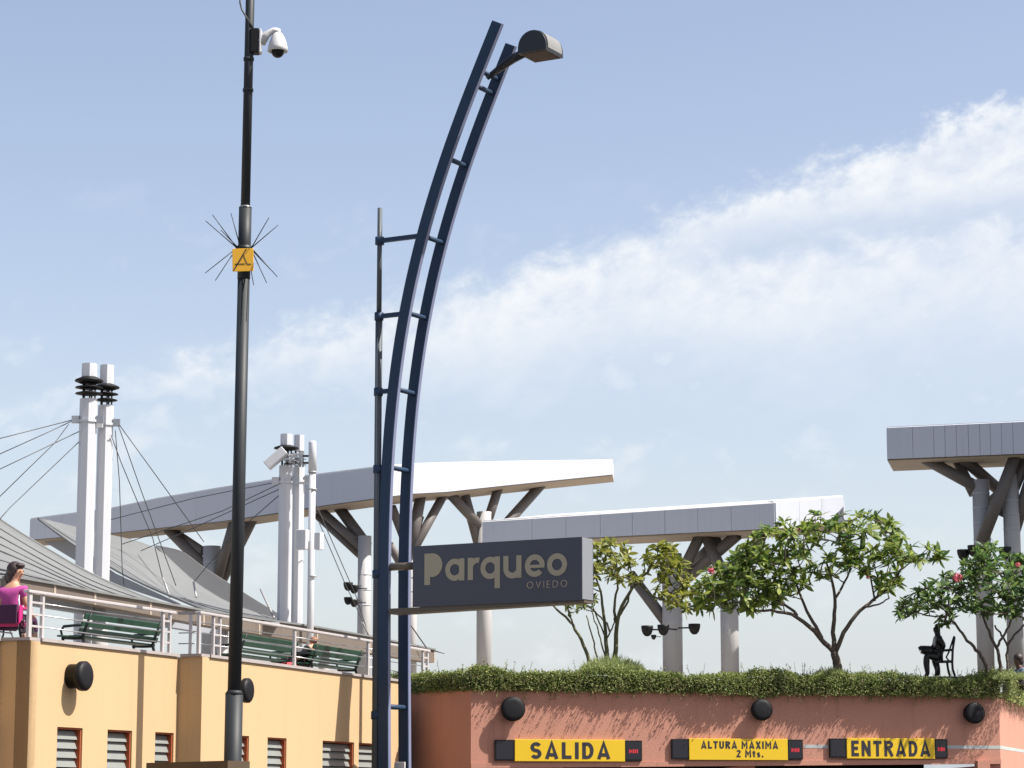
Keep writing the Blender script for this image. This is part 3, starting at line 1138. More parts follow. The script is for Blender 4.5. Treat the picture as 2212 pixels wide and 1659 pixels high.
RO, RI = 0.50, 0.255
letters = [
    ([rect(0, -0.13, 0.30, 1.30), disc(0.40, 0.76, 0.54, -90, 90), rect(0.30, 0.22, 0.40, 1.30)], 1.10),
    ([rg(RO, RO, RO, RI), rect(2 * RO - 0.27, 0.0, 2 * RO, 1.0)], 1.18),
    ([rect(0, 0, 0.27, 1.0), ('r', ring(0.50, 0.52, 0.48, 0.235, 75, 180)[0], ring(0.50, 0.52, 0.48, 0.235, 75, 180)[1])], 0.66),
    ([rg(RO, RO, RO, RI), rect(2 * RO - 0.27, -0.42, 2 * RO, 1.0)], 1.18),
    ([rect(0, 0.42, 0.26, 1.0), rect(0.66, 0.0, 0.92, 1.0), rg(0.46, 0.44, 0.46, 0.205, 180, 360)], 1.10),
    ([rg(RO, RO, RO, RI, 0, 318), rect(0.12, 0.40, 0.985, 0.54)], 1.12),
    ([rg(RO, RO, RO, RI)], 1.0)]
tot = sum(a for _, a in letters)
sx0 = (onsign(918, 1250) - sp0).dot(AX)
sx1 = (onsign(1226, 1230) - sp0).dot(AX)
ky = (sx1 - sx0) / tot
zbase = onsign(1226, 1243).z
xx = sx0
for shp, adv in letters:
    lm = letter_mesh(shp, sa(xx, zbase, -0.012), ky)
    lm.build('letter', M['signletter'], sg)
    xx += adv * ky
zs2 = onsign(1226, 1268).z
s20 = (onsign(1139, 1262) - sp0).dot(AX)
write('OVIEDO', sa(s20, zs2, -0.0125), AX, UP, 0.155, sx1 - s20, M['signsmall'], sg, bold=-0.012, gap=0.28, name='small_letter', thick=0.008)
# white notice between the beams near the foot
wnb = P(864, 1652, D0 + 0.3)
wn = thing('notice_board', 'small plain white notice board at the foot of the arched lamp post', 'notice', wnb)
nb_ = MB()
nb_.box(wnb - UP * 0.3, AX, BX, UP, 0.135, 0.02, 0.36)
nb_.build('board', M['white'], wn, bevel=0.006)

# ------------------------------------------------------------------ tall pole with the dome camera
DP = 48.4
pbx = P(501, 1659, DP)
px0 = Vector((pbx.x, DP, 0))
lean = Vector((0.075, 0, 0))
def pole_at(z):
    return px0 + lean * (z / 14.0) + UP * z
zA, zB, zC = P(500, 1497, DP).z, P(522, 592, DP).z, P(524, 448, DP).z
cp = thing('camera_pole', 'tall dark round pole in front of the yellow building', 'pole', px0)
m_ = MB()
m_.tube([pole_at(0), pole_at(zA)], 0.168, 24)
m_.build('lower_sleeve', M['pole'], cp)
m_ = MB()
m_.tube([pole_at(zA - 0.02), pole_at(zA + 0.05)], [0.178, 0.13], 24)
m_.build('collar', M['pole'], cp)
m_ = MB()
m_.tube([pole_at(zA + 0.04), pole_at(zB)], [0.128, 0.118], 24)
m_.build('shaft', M['pole'], cp)
m_ = MB()
m_.tube([pole_at(zB - .1), pole_at(zC)], 0.125, 24)
m_.build('upper_sleeve', M['pole'], cp)
m_ = MB()
m_.tube([pole_at(zC - .01), pole_at(zC + .03)], [0.132, 0.10], 24)
m_.build('collar', M['chrome'], cp)
m_ = MB()
m_.tube([pole_at(zC + .02), pole_at(zC + 6.2)], [0.092, 0.085], 20)
m_.build('top_shaft', M['pole'], cp)
for y in (128, 195):
    m_ = MB()
    q = pole_at(P(524, y, DP).z)
    m_.tube([q - UP * .03, q + UP * .03], 0.105, 18)
    m_.build('band', M['pole'], cp)
# climb guard of radiating spikes
zs_ = P(525, 537, DP).z
hub = pole_at(zs_)
sk = thing('spike_guard', 'ring of thin dark spikes radiating from the tall pole', 'spike guard', hub)
m_ = MB()
m_.tube([hub - UP * .05, hub + UP * .05], 0.145, 20)
m_.build('clamp_ring', M['iron'], sk)
for (ex, ey, sxp) in ((444, 477, -1), (459, 464, -1), (499, 461, -.5), (581, 470, 1), (601, 486, 1), (443, 590, -1), (465, 606, -1), (548, 616, .4), (576, 611, .9), (599, 598, 1), (477, 497, -.8), (586, 584, .8)):
    e = P(ex, ey, DP + random.uniform(-.5, .1))
    m_ = MB()
    m_.tube([hub + Vector((0.14 * sxp, -0.06, 0)), e], [0.011, 0.007], 6)
    m_.build('spike', M['iron'], sk)
# yellow warning tag
tgc = P(527, 566, DP) + Vector((0, -0.19, 0))
tg_ = thing('warning_tag', 'yellow square warning tag strapped under the spikes', 'warning sign', tgc)
m_ = MB()
m_.box(tgc, (1, 0, 0.03), (0, 1, 0), (-0.03, 0, 1), 0.205, 0.008, 0.225)
m_.build('plate', M['yellowtag'], tg_, bevel=0.006)
tp = lambda u, v: tgc + Vector((u * .205 - v * .006, -0.0105, v * .225 + u * 0.006))
for a, b, wd in (((-.88, -.9), (.34, .95), .022), ((.05, .42), (.40, -.38), .014), ((-.75, -.36), (.2, -.36), .018), ((.38, -.38), (.78, -.40), .018)):
    m_ = MB()
    m_.bar(tp(*a), tp(*b), wd, 0.003, up=Vector((0, -1, 0)))
    m_.build('print_mark', M['inkblack'], tg_)
# dome camera
cz = P(556, 90, DP)
pc = pole_at(cz.z)
cc = thing('dome_camera', 'white dome security camera on a bracket near the top of the tall pole', 'camera', Vector((cz.x, pc.y, cz.z)))
m_ = MB()
bxc = Vector((cz.x, pc.y, cz.z))
m_.box(bxc + Vector((-.045, 0, 0)), (1, 0, 0), (0, 1, 0), UP, 0.085, 0.12, 0.25)
m_.build('wall_box', M['blackmatte'], cc, bevel=0.02)
m_ = MB()
m_.box(bxc + Vector((.065, -0.02, -.01)), (1, 0, 0.08), (0, 1, 0), UP, 0.022, 0.11, 0.24)
m_.build('back_plate', M['white'], cc, bevel=0.015)
dtop = P(601, 72, DP); dtop.y = pc.y - 0.05
m_ = MB()
a = bxc + Vector((.07, -.03, .02))
m_.tube([a + UP * -.05, a.lerp(dtop, .35) + UP * .06, a.lerp(dtop, .75) + UP * .09, dtop + UP * .05], [0.10, 0.075, 0.055, 0.045], 14)
m_.build('arm', M['white'], cc)
m_ = MB()
m_.tube([dtop + UP * 0.07, dtop - UP * .03], [0.045, 0.055], 14)
m_.build('arm_cap', M['white'], cc)
m_ = MB()
m_.lathe(dtop, -UP, [(0.05, 0.0), (0.085, 0.02), (0.13, 0.10), (0.17, 0.20), (0.192, 0.30), (0.20, 0.385), (0.185, 0.39), (0.16, 0.36), (0.0, 0.355)], 28)
m_.build('hood', M['white'], cc)
m_ = MB()
m_.ball(dtop - UP * 0.39, 0.125, 20)
m_.build('dome', M['black'], cc)
m_ = MB()
q = [P(520, -20, DP), P(520.5, 12, DP), P(524, 26, DP), P(535, 44, DP), P(547, 62, DP)]
for k, v in enumerate(q):
    v.y = pc.y - 0.16
q[-1].y = pc.y - 0.05
m_.tube(q, 0.017, 8)
m_.build('cable', M['cable'], cc)


# ------------------------------------------------------------------ canopies on forked columns
def canopy(label, left, right, depth, inward, panels=None, chamfer=(0, 0)):
    """left/right: lists of (px, ytop, ybot, d), left list ends at the corner where right list begins"""
    L = [(P(x, t, d), P(x, b, d)) for x, t, b, d in left]
    Rr = [(P(x, t, d), P(x, b, d)) for x, t, b, d in right]
    pts = L + Rr
    for i, (a, b) in enumerate(pts):
        b.x, b.y = a.x, a.y
    root = thing('canopy', label, 'canopy', pts[0][1], 'white canopies on forked columns')
    inw = Vector(inward) * depth
    g = MB()
    n = len(pts)
    vs = []
    for a, b in pts:
        vs += [a, b, b + inw, a + inw]
    fs = []
    for i in range(n - 1):
        for j in (0, 2, 3):
            k = (j + 1) % 4
            fs.append((i * 4 + j, i * 4 + k, i * 4 + 4 + k, i * 4 + 4 + j))
    fs += [(0, 3, 2, 1), tuple((n - 1) * 4 + j for j in range(4))]
    g.add(vs, fs)
    g.build('edge_girder', M['canopy'] if not panels else M['joint'], root)
    # soffit board just under the girder
    sfm = MB()
    dz = Vector((0, 0, -0.03))
    for i in range(n - 1):
        q = [pts[i][1], pts[i + 1][1], pts[i + 1][1] + inw, pts[i][1] + inw]
        q = [v - UP * 0.004 for v in q]
        sfm.hexa([v + inw * 0.03 for v in q[:2]] + [v - inw * 0.03 for v in q[2:]], [v + inw * 0.03 + dz for v in q[:2]] + [v - inw * 0.03 + dz for v in q[2:]])
    sfm.build('soffit', M['soffit'], root)
    # roof sheet
    rf = MB()
    back = pts[0][0] + pts[-1][0] - pts[len(L) - 1][0]
    ring_ = [a for a, b in pts] + [back]
    ring_ = [v + UP * 0.01 + inw * 0.06 for v in ring_]
    rf.prism(ring_, UP * 0.05)
    rf.build('roof', M['white'], root)
    return root, pts, len(L)


def split_panels(root, pts, i0, i1, fr, mtl):
    """separate cladding panels between points i0..i1 (straight face), fr: fractions of the joints"""
    a0, b0 = pts[i0]
    a1, b1 = pts[i1]
    t = (a1 - a0)
    t.z = 0
    t.normalize()
    n = Vector((t.y, -t.x, 0))
    gp = 0.005
    for u0, u1 in zip(fr[:-1], fr[1:]):
        q = [b0.lerp(b1, u0) + t * gp, b0.lerp(b1, u1) - t * gp, a0.lerp(a1, u1) - t * gp, a0.lerp(a1, u0) + t * gp]
        pm = MB()
        q = [v + n * 0.003 for v in q]
        pm.hexa(q, [v + n * 0.03 for v in q])
        pm.build('cladding_panel', mtl, root)


def chamfer(root, pts, i0, i1, r0, r1, mtl):
    a0, a1 = pts[i0][0], pts[i1][0]
    t = (a1 - a0); t.z = 0; t.normalize()
    n = Vector((t.y, -t.x, 0))
    c = MB()
    c.hexa([a0 + n * .035, a1 + n * .035, a1 - n * r1 + UP * r1, a0 - n * r0 + UP * r0], [a0 - n * .2, a1 - n * .2, a1 - n * (r1 + .2) + UP * r1, a0 - n * (r0 + .2) + UP * r0])
    c.build('roof_coping', mtl, root)


# A: long canopy in the middle
ca, pa, na = canopy('long canopy rising behind the arched lamp post, its right wing sunlit white',
    [(65, 1122, 1166, 90.0), (240, 1099, 1152, 87.8), (340, 1078, 1141, 86.5), (480, 1054, 1126, 84.7), (600, 1036, 1108, 83.0), (700, 1024, 1092, 81.7), (830, 1008, 1074, 80.0)],
    [(890, 1003.5, 1066.5, 81.0), (965, 1001, 1062.5, 82.2), (1089, 998.5, 1049, 84.2), (1185, 997, 1039, 85.8), (1323.5, 995, 1025, 88.0)], 1.9, (0.06, 1, 0))
# blade that drops from its left end behind the tents
bl = MB()
f_ = [P(88, 1128, 90.3), P(168, 1186, 90), P(239, 1236, 89.6), P(380, 1302, 89)]
h_ = [P(92, 1168, 90.3), P(168, 1214, 90), P(239, 1259, 89.6), P(380, 1306, 89)]
for i in range(3):
    q = [h_[i], h_[i + 1], f_[i + 1], f_[i]]
    bl.hexa(q, [v + Vector((.1, .5, 0)) for v in q])
bl.build('sloping_blade', M['beam'], ca)
# B: shorter canopy behind the trees
cb, pbq, nbq = canopy('grey fronted canopy over the trees right of the parking sign',
    [(1043, 1128, 1173, 74.8), (1673.5, 1087, 1142, 70.0)], [(1820, 1073, 1131, 72.2)], 2.0, (0.16, 1, 0), panels=True)
split_panels(cb, pbq, 0, 1, [0, .18, .30, .42, .53, .64, .75, .86, 1.0], M['canopy'])
split_panels(cb, pbq, 1, 2, [0, .34, .67, 1.0], M['canopy'])
chamfer(cb, pbq, 0, 1, 0.02, 0.065, M['white'])
chamfer(cb, pbq, 1, 2, 0.065, 0.04, M['white'])
# C: canopy that leaves the frame on the right
cc_, pcq, ncq = canopy('grey panelled canopy leaving the frame at the upper right',
    [(1915, 925, 992, 70.0), (2460, 900, 970, 67.4)], [(2560, 905, 972, 72.0)], 2.4, (0.22, 1, 0), panels=True)
uC = lambda x: (PL(x, 950, pcq[0][0], Vector((pcq[1][0].y - pcq[0][0].y, -(pcq[1][0].x - pcq[0][0].x), 0))) - pcq[0][0]).length / (pcq[1][0] - pcq[0][0]).length
split_panels(cc_, pcq, 0, 1, [0.0] + [uC(x) for x in (1965, 2013, 2038, 2063, 2089, 2114, 2137, 2161, 2186, 2212, 2240, 2280, 2330, 2390)] + [1.0], M['canopy'])
chamfer(cc_, pcq, 0, 1, 0.02, 0.03, M['canopy'])


def front_depth(pts, x):
    fp = sorted((px_of(b)[0], b.y) for a, b in pts)
    return float(np.interp(x, [q[0] for q in fp], [q[1] for q in fp]))


def column(label, x, ytop, cpts, rad, struts, rings=(), back=0.95):
    """round column from the terrace up to ytop; struts: (px0, py0, px1, py1, d0, d1, r) from the column up into the girder"""
    d = front_depth(cpts, x) + back
    p = P(x, ytop, d)
    root = thing('forked_column', label, 'column', (p.x, p.y, TZ), 'forked columns under the canopies')
    m = MB()
    m.tube([Vector((p.x, p.y, TZ - .04)), p], rad, 28)
    m.build('shaft', M['column'], root)
    for y in rings:
        z = P(x, y, d).z
        k = MB()
        k.tube([Vector((p.x, p.y, z - .018)), Vector((p.x, p.y, z + .018))], rad + 0.006, 28)
        k.build('seam_ring', M['joint'], root)
    for (x0, y0, x1, y1, d0, d1, r) in struts:
        k = MB()
        a = P(x0, y0, d + d0)
        b = P(x1, y1 + 4, front_depth(cpts, x1) + .6 + .45 * d1)
        b = b + (b - a).normalized() * 0.15
        k.tube([a, b], [r * .86, r * 0.82], 16)
        k.build('strut', M['strut'], root)
    return root


# columns of canopy A
column('forked column with a dark cap behind the slate tent', 458, 1180, pa, 0.30, [(447, 1228, 366, 1142, 0, .6, .22), (440, 1192, 378, 1146, .2, 1.4, .17), (470, 1250, 505, 1124, -.2, -.4, .20), (468, 1275, 545, 1118, .3, 1.2, .22)], (1215,))
column('forked column with spotlights left of the arched lamp post', 788, 1158, pa, 0.215, [(790, 1190, 690, 1096, 0, 1.0, .17), (792, 1178, 732, 1092, .4, 2.2, .22), (778, 1200, 690, 1115, .8, 1.5, .14)], (1242, 1275, 1308))
column('forked column right behind the arched lamp post', 890, 1196, pa, 0.17, [(886, 1192, 908, 1072, 0, .8, .22), (888, 1196, 958, 1066, -.2, .9, .18), (884, 1192, 850, 1100, .6, 1.6, .17), (884, 1250, 846, 1180, .4, 1.5, .16), (868, 1240, 905, 1120, .6, 1.8, .16)], (1248, 1278))
column('forked column behind the parking sign', 1046, 1106, pa, 0.25, [(1040, 1140, 975, 1066, 0, .8, .20), (1040, 1200, 1003, 1060, .2, 1.2, .19), (1052, 1130, 1076, 1052, 0, .4, .19), (1050, 1180, 1170, 1042, .3, 1.4, .21)])
# canopy B
column('grey column with three cup spotlights below the grey fronted canopy', 1451, 1196, pbq, 0.285, [(1462, 1260, 1508, 1162, 0, .6, .19), (1468, 1262, 1585, 1158, .2, .9, .20), (1440, 1345, 1368, 1245, .1, .9, .19), (1500, 1218, 1545, 1170, 1.0, 1.6, .2)], (1338,))
column('plain grey column behind the wide tree', 1574, 1215, pbq, 0.255, [(1570, 1260, 1530, 1165, 0, .8, .2), (1578, 1260, 1640, 1160, .2, 1.0, .2)])
# canopy C
column('ringed column under the right canopy, nearer the statue', 2118, 1037, pcq, 0.235, [(2110, 1052, 2003, 990, 0, .5, .20), (2104, 1068, 2066, 988, .3, 1.4, .17), (2162, 1062, 2082, 988, .8, 1.0, .2), (2120, 1172, 2192, 984, -.35, -.2, .20), (2140, 1085, 2175, 1050, .4, .9, .18)], (1066, 1098, 1131, 1165))
column('ringed column at the right edge under the right canopy', 2182, 1024, pcq, 0.225, [(2165, 1115, 2216, 990, .3, .7, .19), (2190, 1150, 2236, 1000, .2, .6, .2)], (1082, 1112, 1143))


# ------------------------------------------------------------------ spotlights on the columns
def spot_proto():
    t = thing('spotlight', 'x', 'spotlight', (0, 0, 0), 'black spotlights on the columns')
    c = MB()
    c.lathe((0, 0, 0.16), (0, 0, -1), [(0.0, 0.02), (0.165, 0.0), (0.17, 0.05), (0.155, 0.14), (0.12, 0.23), (0.06, 0.29), (0, 0.30)], 20)
    c.build('cup', M['black'], t)
    y = MB()
    y.tube([(0.10, 0, 0.05), (0.24, 0, 0.05), (0.46, 0, 0.04)], 0.022, 8)
    y.build('arm', M['iron'], t)
    return t


proto = spot_proto()
spots = [(1398, 1364, 71.2, 0, 1, 'black cup spotlight reaching left of the grey column below the parking sign tree'),
         (1433, 1362, 71.0, 30, 1, 'black cup spotlight against the front of the three-light grey column'),
         (1500, 1360, 71.2, 180, 1, 'black cup spotlight reaching right of the grey column between the trees'),
         (1412, 1377, 71.3, 0, .45, 'smallest black spotlight, low on the grey column with three cups'),
         (752, 1268, 80.2, 0, .9, 'upper outer spotlight of the cluster left of the lamp post'),
         (765, 1274, 80.1, 0, .9, 'upper inner spotlight of the cluster left of the lamp post'),
         (752, 1299, 80.2, 0, .8, 'lower outer spotlight of the cluster left of the lamp post'),
         (765, 1304, 80.1, 0, .8, 'lower inner spotlight of the cluster left of the lamp post'),
         (2081, 1200, 68.8, 0, 1, 'black spotlight reaching left of the ringed column, over the statue tree'),
         (2105, 1192, 68.6, 20, 1.1, 'black spotlight on the front of the ringed column, over the statue tree'),
         (2181, 1162, 69.7, 90, .85, 'upper black spotlight on the right edge column'),
         (2172, 1196, 69.6, 90, 1.1, 'lower black spotlight on the right edge column')]
for i, (x, y, d, rz, scl, lab) in enumerate(spots):
    o = proto if i == 0 else copy_tree(proto)
    o.location = P(x, y, d)
    o.rotation_euler = (0, 0, R(rz))
    o.scale = (scl,) * 3
    o['label'] = lab


# ------------------------------------------------------------------ white masts
def mast(label, grp, x, d, rad, ytop_shaft, ycap0, ycap1, discs, xoff=0.0):
    p = P(x, ytop_shaft, d)
    root = thing('mast', label, 'mast', (p.x, p.y, TZ), grp)
    m = MB()
    m.tube([Vector((p.x, p.y, TZ - .04)), p], rad, 8, smooth=False, rot=0.2)
    m.build('shaft', M['mast'], root)
    z0, z1 = P(x, ycap0, d).z, P(x, ycap1, d).z
    k = MB()
    c0, c1 = Vector((p.x, p.y, z0)), Vector((p.x, p.y, z1))
    k.tube([c0, c1], rad * 0.88, 8, smooth=False, rot=0.2)
    k.build('cap', M['mast'], root)
    core = MB()
    for j in range(5):
        a = 2 * math.pi * j / 5
        v = Vector((math.cos(a), math.sin(a), 0)) * rad * 0.72
        core.tube([p + v - UP * .02, c0 + v + UP * .02], 0.022, 6)
    core.build('standoff', M['iron'], root)
    for y, rr, th_ in discs:
        z = P(x, y, d).z
        c = Vector((p.x, p.y, z))
        k = MB()
        k.lathe(c, UP, [(0.0, -th_ * .4), (rr * .6, -th_ * .4), (rr, 0.0), (rr * 0.96, th_ * .25), (rad * .8, th_ * .8), (0, th_ * .8)], 28)
        k.build('disc', M['blackmatte'], root)
    return root, p


grp1 = 'white masts that hold the tents'
m1, pm1 = mast('white mast with black discs, the left of the taller pair', grp1, 191.5, 68.0, 0.235, 862, 821, 786, [(824, .39, .16), (838, .375, .08), (851, .37, .08)])
m2, pm2 = mast('white mast with black discs, the right of the taller pair', grp1, 229, 68.6, 0.21, 876, 834, 789, [(838, .36, .14), (852, .33, .07), (865, .31, .07)])
m3, pm3 = mast('shorter white mast beside the tilted box, left of its trio', grp1, 618, 72.0, 0.195, 1006, 966, 938, [(969, .36, .12)])
m4, pm4 = mast('shorter white mast in the middle of the trio with antenna boxes', grp1, 645.5, 72.6, 0.165, 1010, 975, 940, [])
# collars with cable lugs
for root, p, y, d, rad in ((m1, pm1, 910, 68, .25), (m2, pm2, 917, 68.6, .225), (m3, pm3, 1042, 72, .21), (m4, pm4, 1040, 72.6, .18)):
    z = P(200, y, d).z
    c = Vector((p.x, p.y, z))
    k = MB()
    k.tube([c - UP * .035, c + UP * .035], rad + .02, 8, smooth=False, rot=0.2)
    k.build('collar', M['mast'], root)
    for sx in (-1, 1):
        k = MB()
        k.box(c + Vector((sx * (rad + .08), -.05, .04)), (1, 0, 0), (0, 1, 0), UP, .10, .05, .10)
        k.build('cable_lug', M['chrome'] if sx > 0 else M['mast'], root)
# link plates between the twin masts
k = MB()
k.box((pm1 + pm2) / 2 * 1.0 + Vector((0, -.1, -0.55)), (1, 0, 0), (0, 1, 0), UP, .18, .05, .16)
k.build('link_plate', M['mast'], m1)
# tilted flat box and bracket cluster on the shorter masts
tbx = P(596, 990, 71.6)
k = MB()
dirb = (P(576, 1010, 71.6) - P(618, 974, 71.6)).normalized()
nb2 = dirb.cross(Vector((0, 1, 0))).normalized()
k.box(tbx, dirb, nb2, (0, 1, 0), .34, .13, .22)
k.build('tilted_box', M['mast'], m3, bevel=0.02)
k = MB()
for q in range(26):
    a = P(random.uniform(605, 658), random.uniform(978, 1010), 72 + random.uniform(-.4, .4))
    b = P(random.uniform(605, 662), random.uniform(978, 1010), 72 + random.uniform(-.4, .4))
    k.bar(a, b, random.uniform(.015, .05), random.uniform(.02, .06))
k.build('antenna_bracket', M['chrome'], m4)
# separate antenna post
ap = P(675, 955, 71.6)
an = thing('antenna_post', 'slim white antenna post with two equipment boxes, right of its trio', 'antenna', (ap.x, ap.y, TZ))
k = MB()
k.tube([Vector((ap.x, ap.y, TZ - .04)), P(675, 1020, 71.6)], 0.095, 14)
k.build('post', M['mast'], an)
k = MB()
k.tube([P(675, 1019, 71.6), P(675, 957, 71.6), P(675, 953, 71.6)], [.115, .11, .09], 14)
k.build('antenna', M['mast'], an)
for y in (1020, 1057, 1245):
    k = MB()
    c = P(675, y, 71.6)
    k.tube([c - UP * .02, c + UP * .02], .122, 14)
    k.build('clamp', M['cablelight'], an)
for x, y, w_, h_ in ((654, 1166, .155, .28), (689, 1169, .10, .245)):
    k = MB()
    c = P(x, y, 71.3)
    k.box(c, Vector((.9, -.4, 0)).normalized(), Vector((.4, .9, 0)).normalized(), UP, w_, .12, h_)
    k.build('equipment_box', M['mast'], an, bevel=0.02)
for y in (985, 1000):
    k = MB()
    k.bar(P(655, y, 72.2), P(668, y, 71.6), .05, .06)
    k.build('stay', M['iron'], an)


# ------------------------------------------------------------------ tents
def dense(pts, n):
    pts = [Vector(p) for p in pts]
    L = [0.0]
    for a, b in zip(pts[:-1], pts[1:]):
        L.append(L[-1] + (b - a).length)
    out = []
    for i in range(n):
        t = L[-1] * i / (n - 1)
        k = max(j for j in range(len(L)) if L[j] <= t + 1e-9)
        k = min(k, len(pts) - 2)
        u = (t - L[k]) / max(L[k + 1] - L[k], 1e-9)
        out.append(pts[k].lerp(pts[k + 1], u))
    # soften corners
    for _ in range(2):
        out = [out[0]] + [(out[i - 1] + out[i] * 2 + out[i + 1]) / 4 for i in range(1, n - 1)] + [out[-1]]
    return out


def tent(label, top, bot, material, sag=0.25, seams=(), n=26, m=9):
    T_, B_ = dense([P(*q) for q in top], n), dense([P(*q) for q in bot], n)
    root = thing('tent_roof', label, 'tent', B_[0], 'grey tent roofs on the terrace')
    mb = MB()
    vs, fs = [], []
    for j in range(m):
        v = j / (m - 1)
        for i in range(n):
            p = T_[i].lerp(B_[i], v)
            s = sag * 4 * v * (1 - v) * math.sin(math.pi * min(1, max(0, i / (n - 1))))
            vs.append(p + Vector((0, 0.5 * s, -s)))
    for j in range(m - 1):
        for i in range(n - 1):
            fs.append((j * n + i, (j + 1) * n + i, (j + 1) * n + i + 1, j * n + i + 1))
    mb.add(vs, fs, True)
    o = mb.build('membrane', material, root)
    so2 = o.modifiers.new('thick', 'SOLIDIFY')
    so2.thickness = 0.03
    for v, r in seams:
        k = MB()
        j = v * (m - 1)
        j0 = int(j)
        row = [(vs[j0 * n + i]).lerp(vs[min(j0 + 1, m - 1) * n + i], j - j0) + Vector((0, -.03, .01)) for i in range(n)]
        k.tube(row, r, 6)
        k.build('seam', M['cable'], root)
    for row in (T_, B_):
        k = MB()
        k.tube(row, 0.035, 8)
        k.build('edge_cable', M['fabric'], root)
    return root


t1 = tent('pale grey tent roof sloping down from the left edge of the frame',
     [(-90, 1060, 66), (0, 1123, 65.5), (62, 1163, 65.5), (125, 1199, 66), (166, 1225, 66.5), (239, 1260, 67.5), (330, 1297, 68.5), (395, 1312, 69.5)],
     [(-90, 1243, 58), (0, 1250, 57.6), (45, 1255, 57.6), (105, 1263, 58), (200, 1282, 59.6), (300, 1298, 62.0), (350, 1306, 63.5), (398, 1314, 65)], M['fabric'], 0.25, ((.16, .012), (.30, .018), (.43, .012), (.55, .022), (.70, .012), (.86, .03), (.93, .03)))
t2 = tent('pale grey tent roof between the two groups of masts',
     [(82, 1120, 79), (158, 1139, 78.5), (240, 1158, 78), (300, 1170, 78), (336, 1181, 78), (420, 1260, 77), (488, 1302, 75), (560, 1328, 74), (604, 1340, 73)],
     [(84, 1122, 78), (112, 1143, 77), (167, 1183, 75.5), (240, 1226, 74), (270, 1243, 73), (337, 1275, 72), (376, 1290, 71), (450, 1322, 69.5), (604, 1350, 69)], M['fabric'], 0.2, ((.18, .010), (.34, .014), (.48, .010), (.62, .02), (.80, .035), (.87, .03)))
t3 = tent('dark slate tent roof behind the tall pole',
     [(338, 1180, 82), (392, 1190, 83), (440, 1228, 82), (495, 1262, 81), (550, 1297, 80), (606, 1331, 79)],
     [(338, 1181, 79), (400, 1244, 78), (432, 1276, 77), (490, 1304, 76), (550, 1324, 75), (606, 1341, 74)], M['fabricdark'], 0.15, ((.55, .014),))

# fascia beam along the tents, in butted lengths
fx = [(30, 1249, 1276), (118, 1264, 1289), (205, 1281, 1306), (325, 1301, 1328), (440, 1321, 1350), (560, 1339, 1370), (685, 1357, 1391), (800, 1377, 1411), (938, 1405, 1432)]
F0, F1 = Vector((-9.5, 60.5, 0)), Vector((-2.5, 82.4, 0))
FT = (F1 - F0).normalized()
FN = Vector((FT.y, -FT.x, 0))
fa = thing('tent_gutter', 'long beige gutter beam along the foot of the grey tents', 'gutter beam', F0 + UP * 6)
pr = [(PL(x, t, F0, FN), PL(x, b, F0, FN)) for x, t, b in fx]
for (a, b), (c, d) in zip(pr[:-1], pr[1:]):
    mb = MB()
    e = (c - a).normalized() * 0.012
    q = [b + e, d - e, c - e, a + e]
    mb.hexa(q, [v - FN * 0.35 for v in q])
    o = mb.build('fascia_length', M['fascia'], fa)
    jn = MB()
    q = [d - e * 4, d + e * 4, c + e * 4, c - e * 4]
    q = [v + FN * .012 for v in q]
    jn.hexa(q, [v - FN * .02 for v in q])
    jn.build('joint_cover', M['soffit'], o)
    lip = MB()
    q = [a + FN * .06, c + FN * .06, c + FN * .06 + UP * .05, a + FN * .06 + UP * .05]
    q = [v + UP * .004 for v in q]
    lip.hexa(q, [v - FN * .35 for v in q])
    lip.build('lip', M['fabric'], o)
lb = MB()
q = [PL(30, 1300, F0 - FN * .8, FN), PL(700, 1408, F0 - FN * .8, FN), PL(700, 1380, F0 - FN * .8, FN), PL(30, 1270, F0 - FN * .8, FN)]
lb.hexa(q, [v - FN * .25 for v in q])
lb.build('inner_beam', M['beam'], fa)
k = MB()
a = PL(938, 1405, F0, FN)
k.tube([a - FT * .3, a + FT * 1.0 - UP * .05], [.03, .012], 8)
k.build('tip_rod', M['cable'], fa)
for x, y0 in ((215, 1300), (480, 1345), (700, 1385), (815, 1400)):
    c = PL(x, y0, F0 - FN * .5, FN)
    k = MB()
    k.tube([Vector((c.x, c.y, TZ - .04)), c], .16, 12)
    k.build('post', M['column'], fa)
for x0, x1 in ((118, 130),):
    c0, c1 = PL(x0, 1288, F0 + FN * .5, FN), PL(x1, 1288, F0 + FN * .5, FN)

# tension cables: each one its own thing
def cable_line(label, pts, r=.016, m_='cable', grp='tension cables of the tents'):
    k = MB()
    k.tube([P(*q) for q in pts], r, 6)
    o = k.build('tension_cable', M[m_])
    tag(o, label, 'cable', grp)


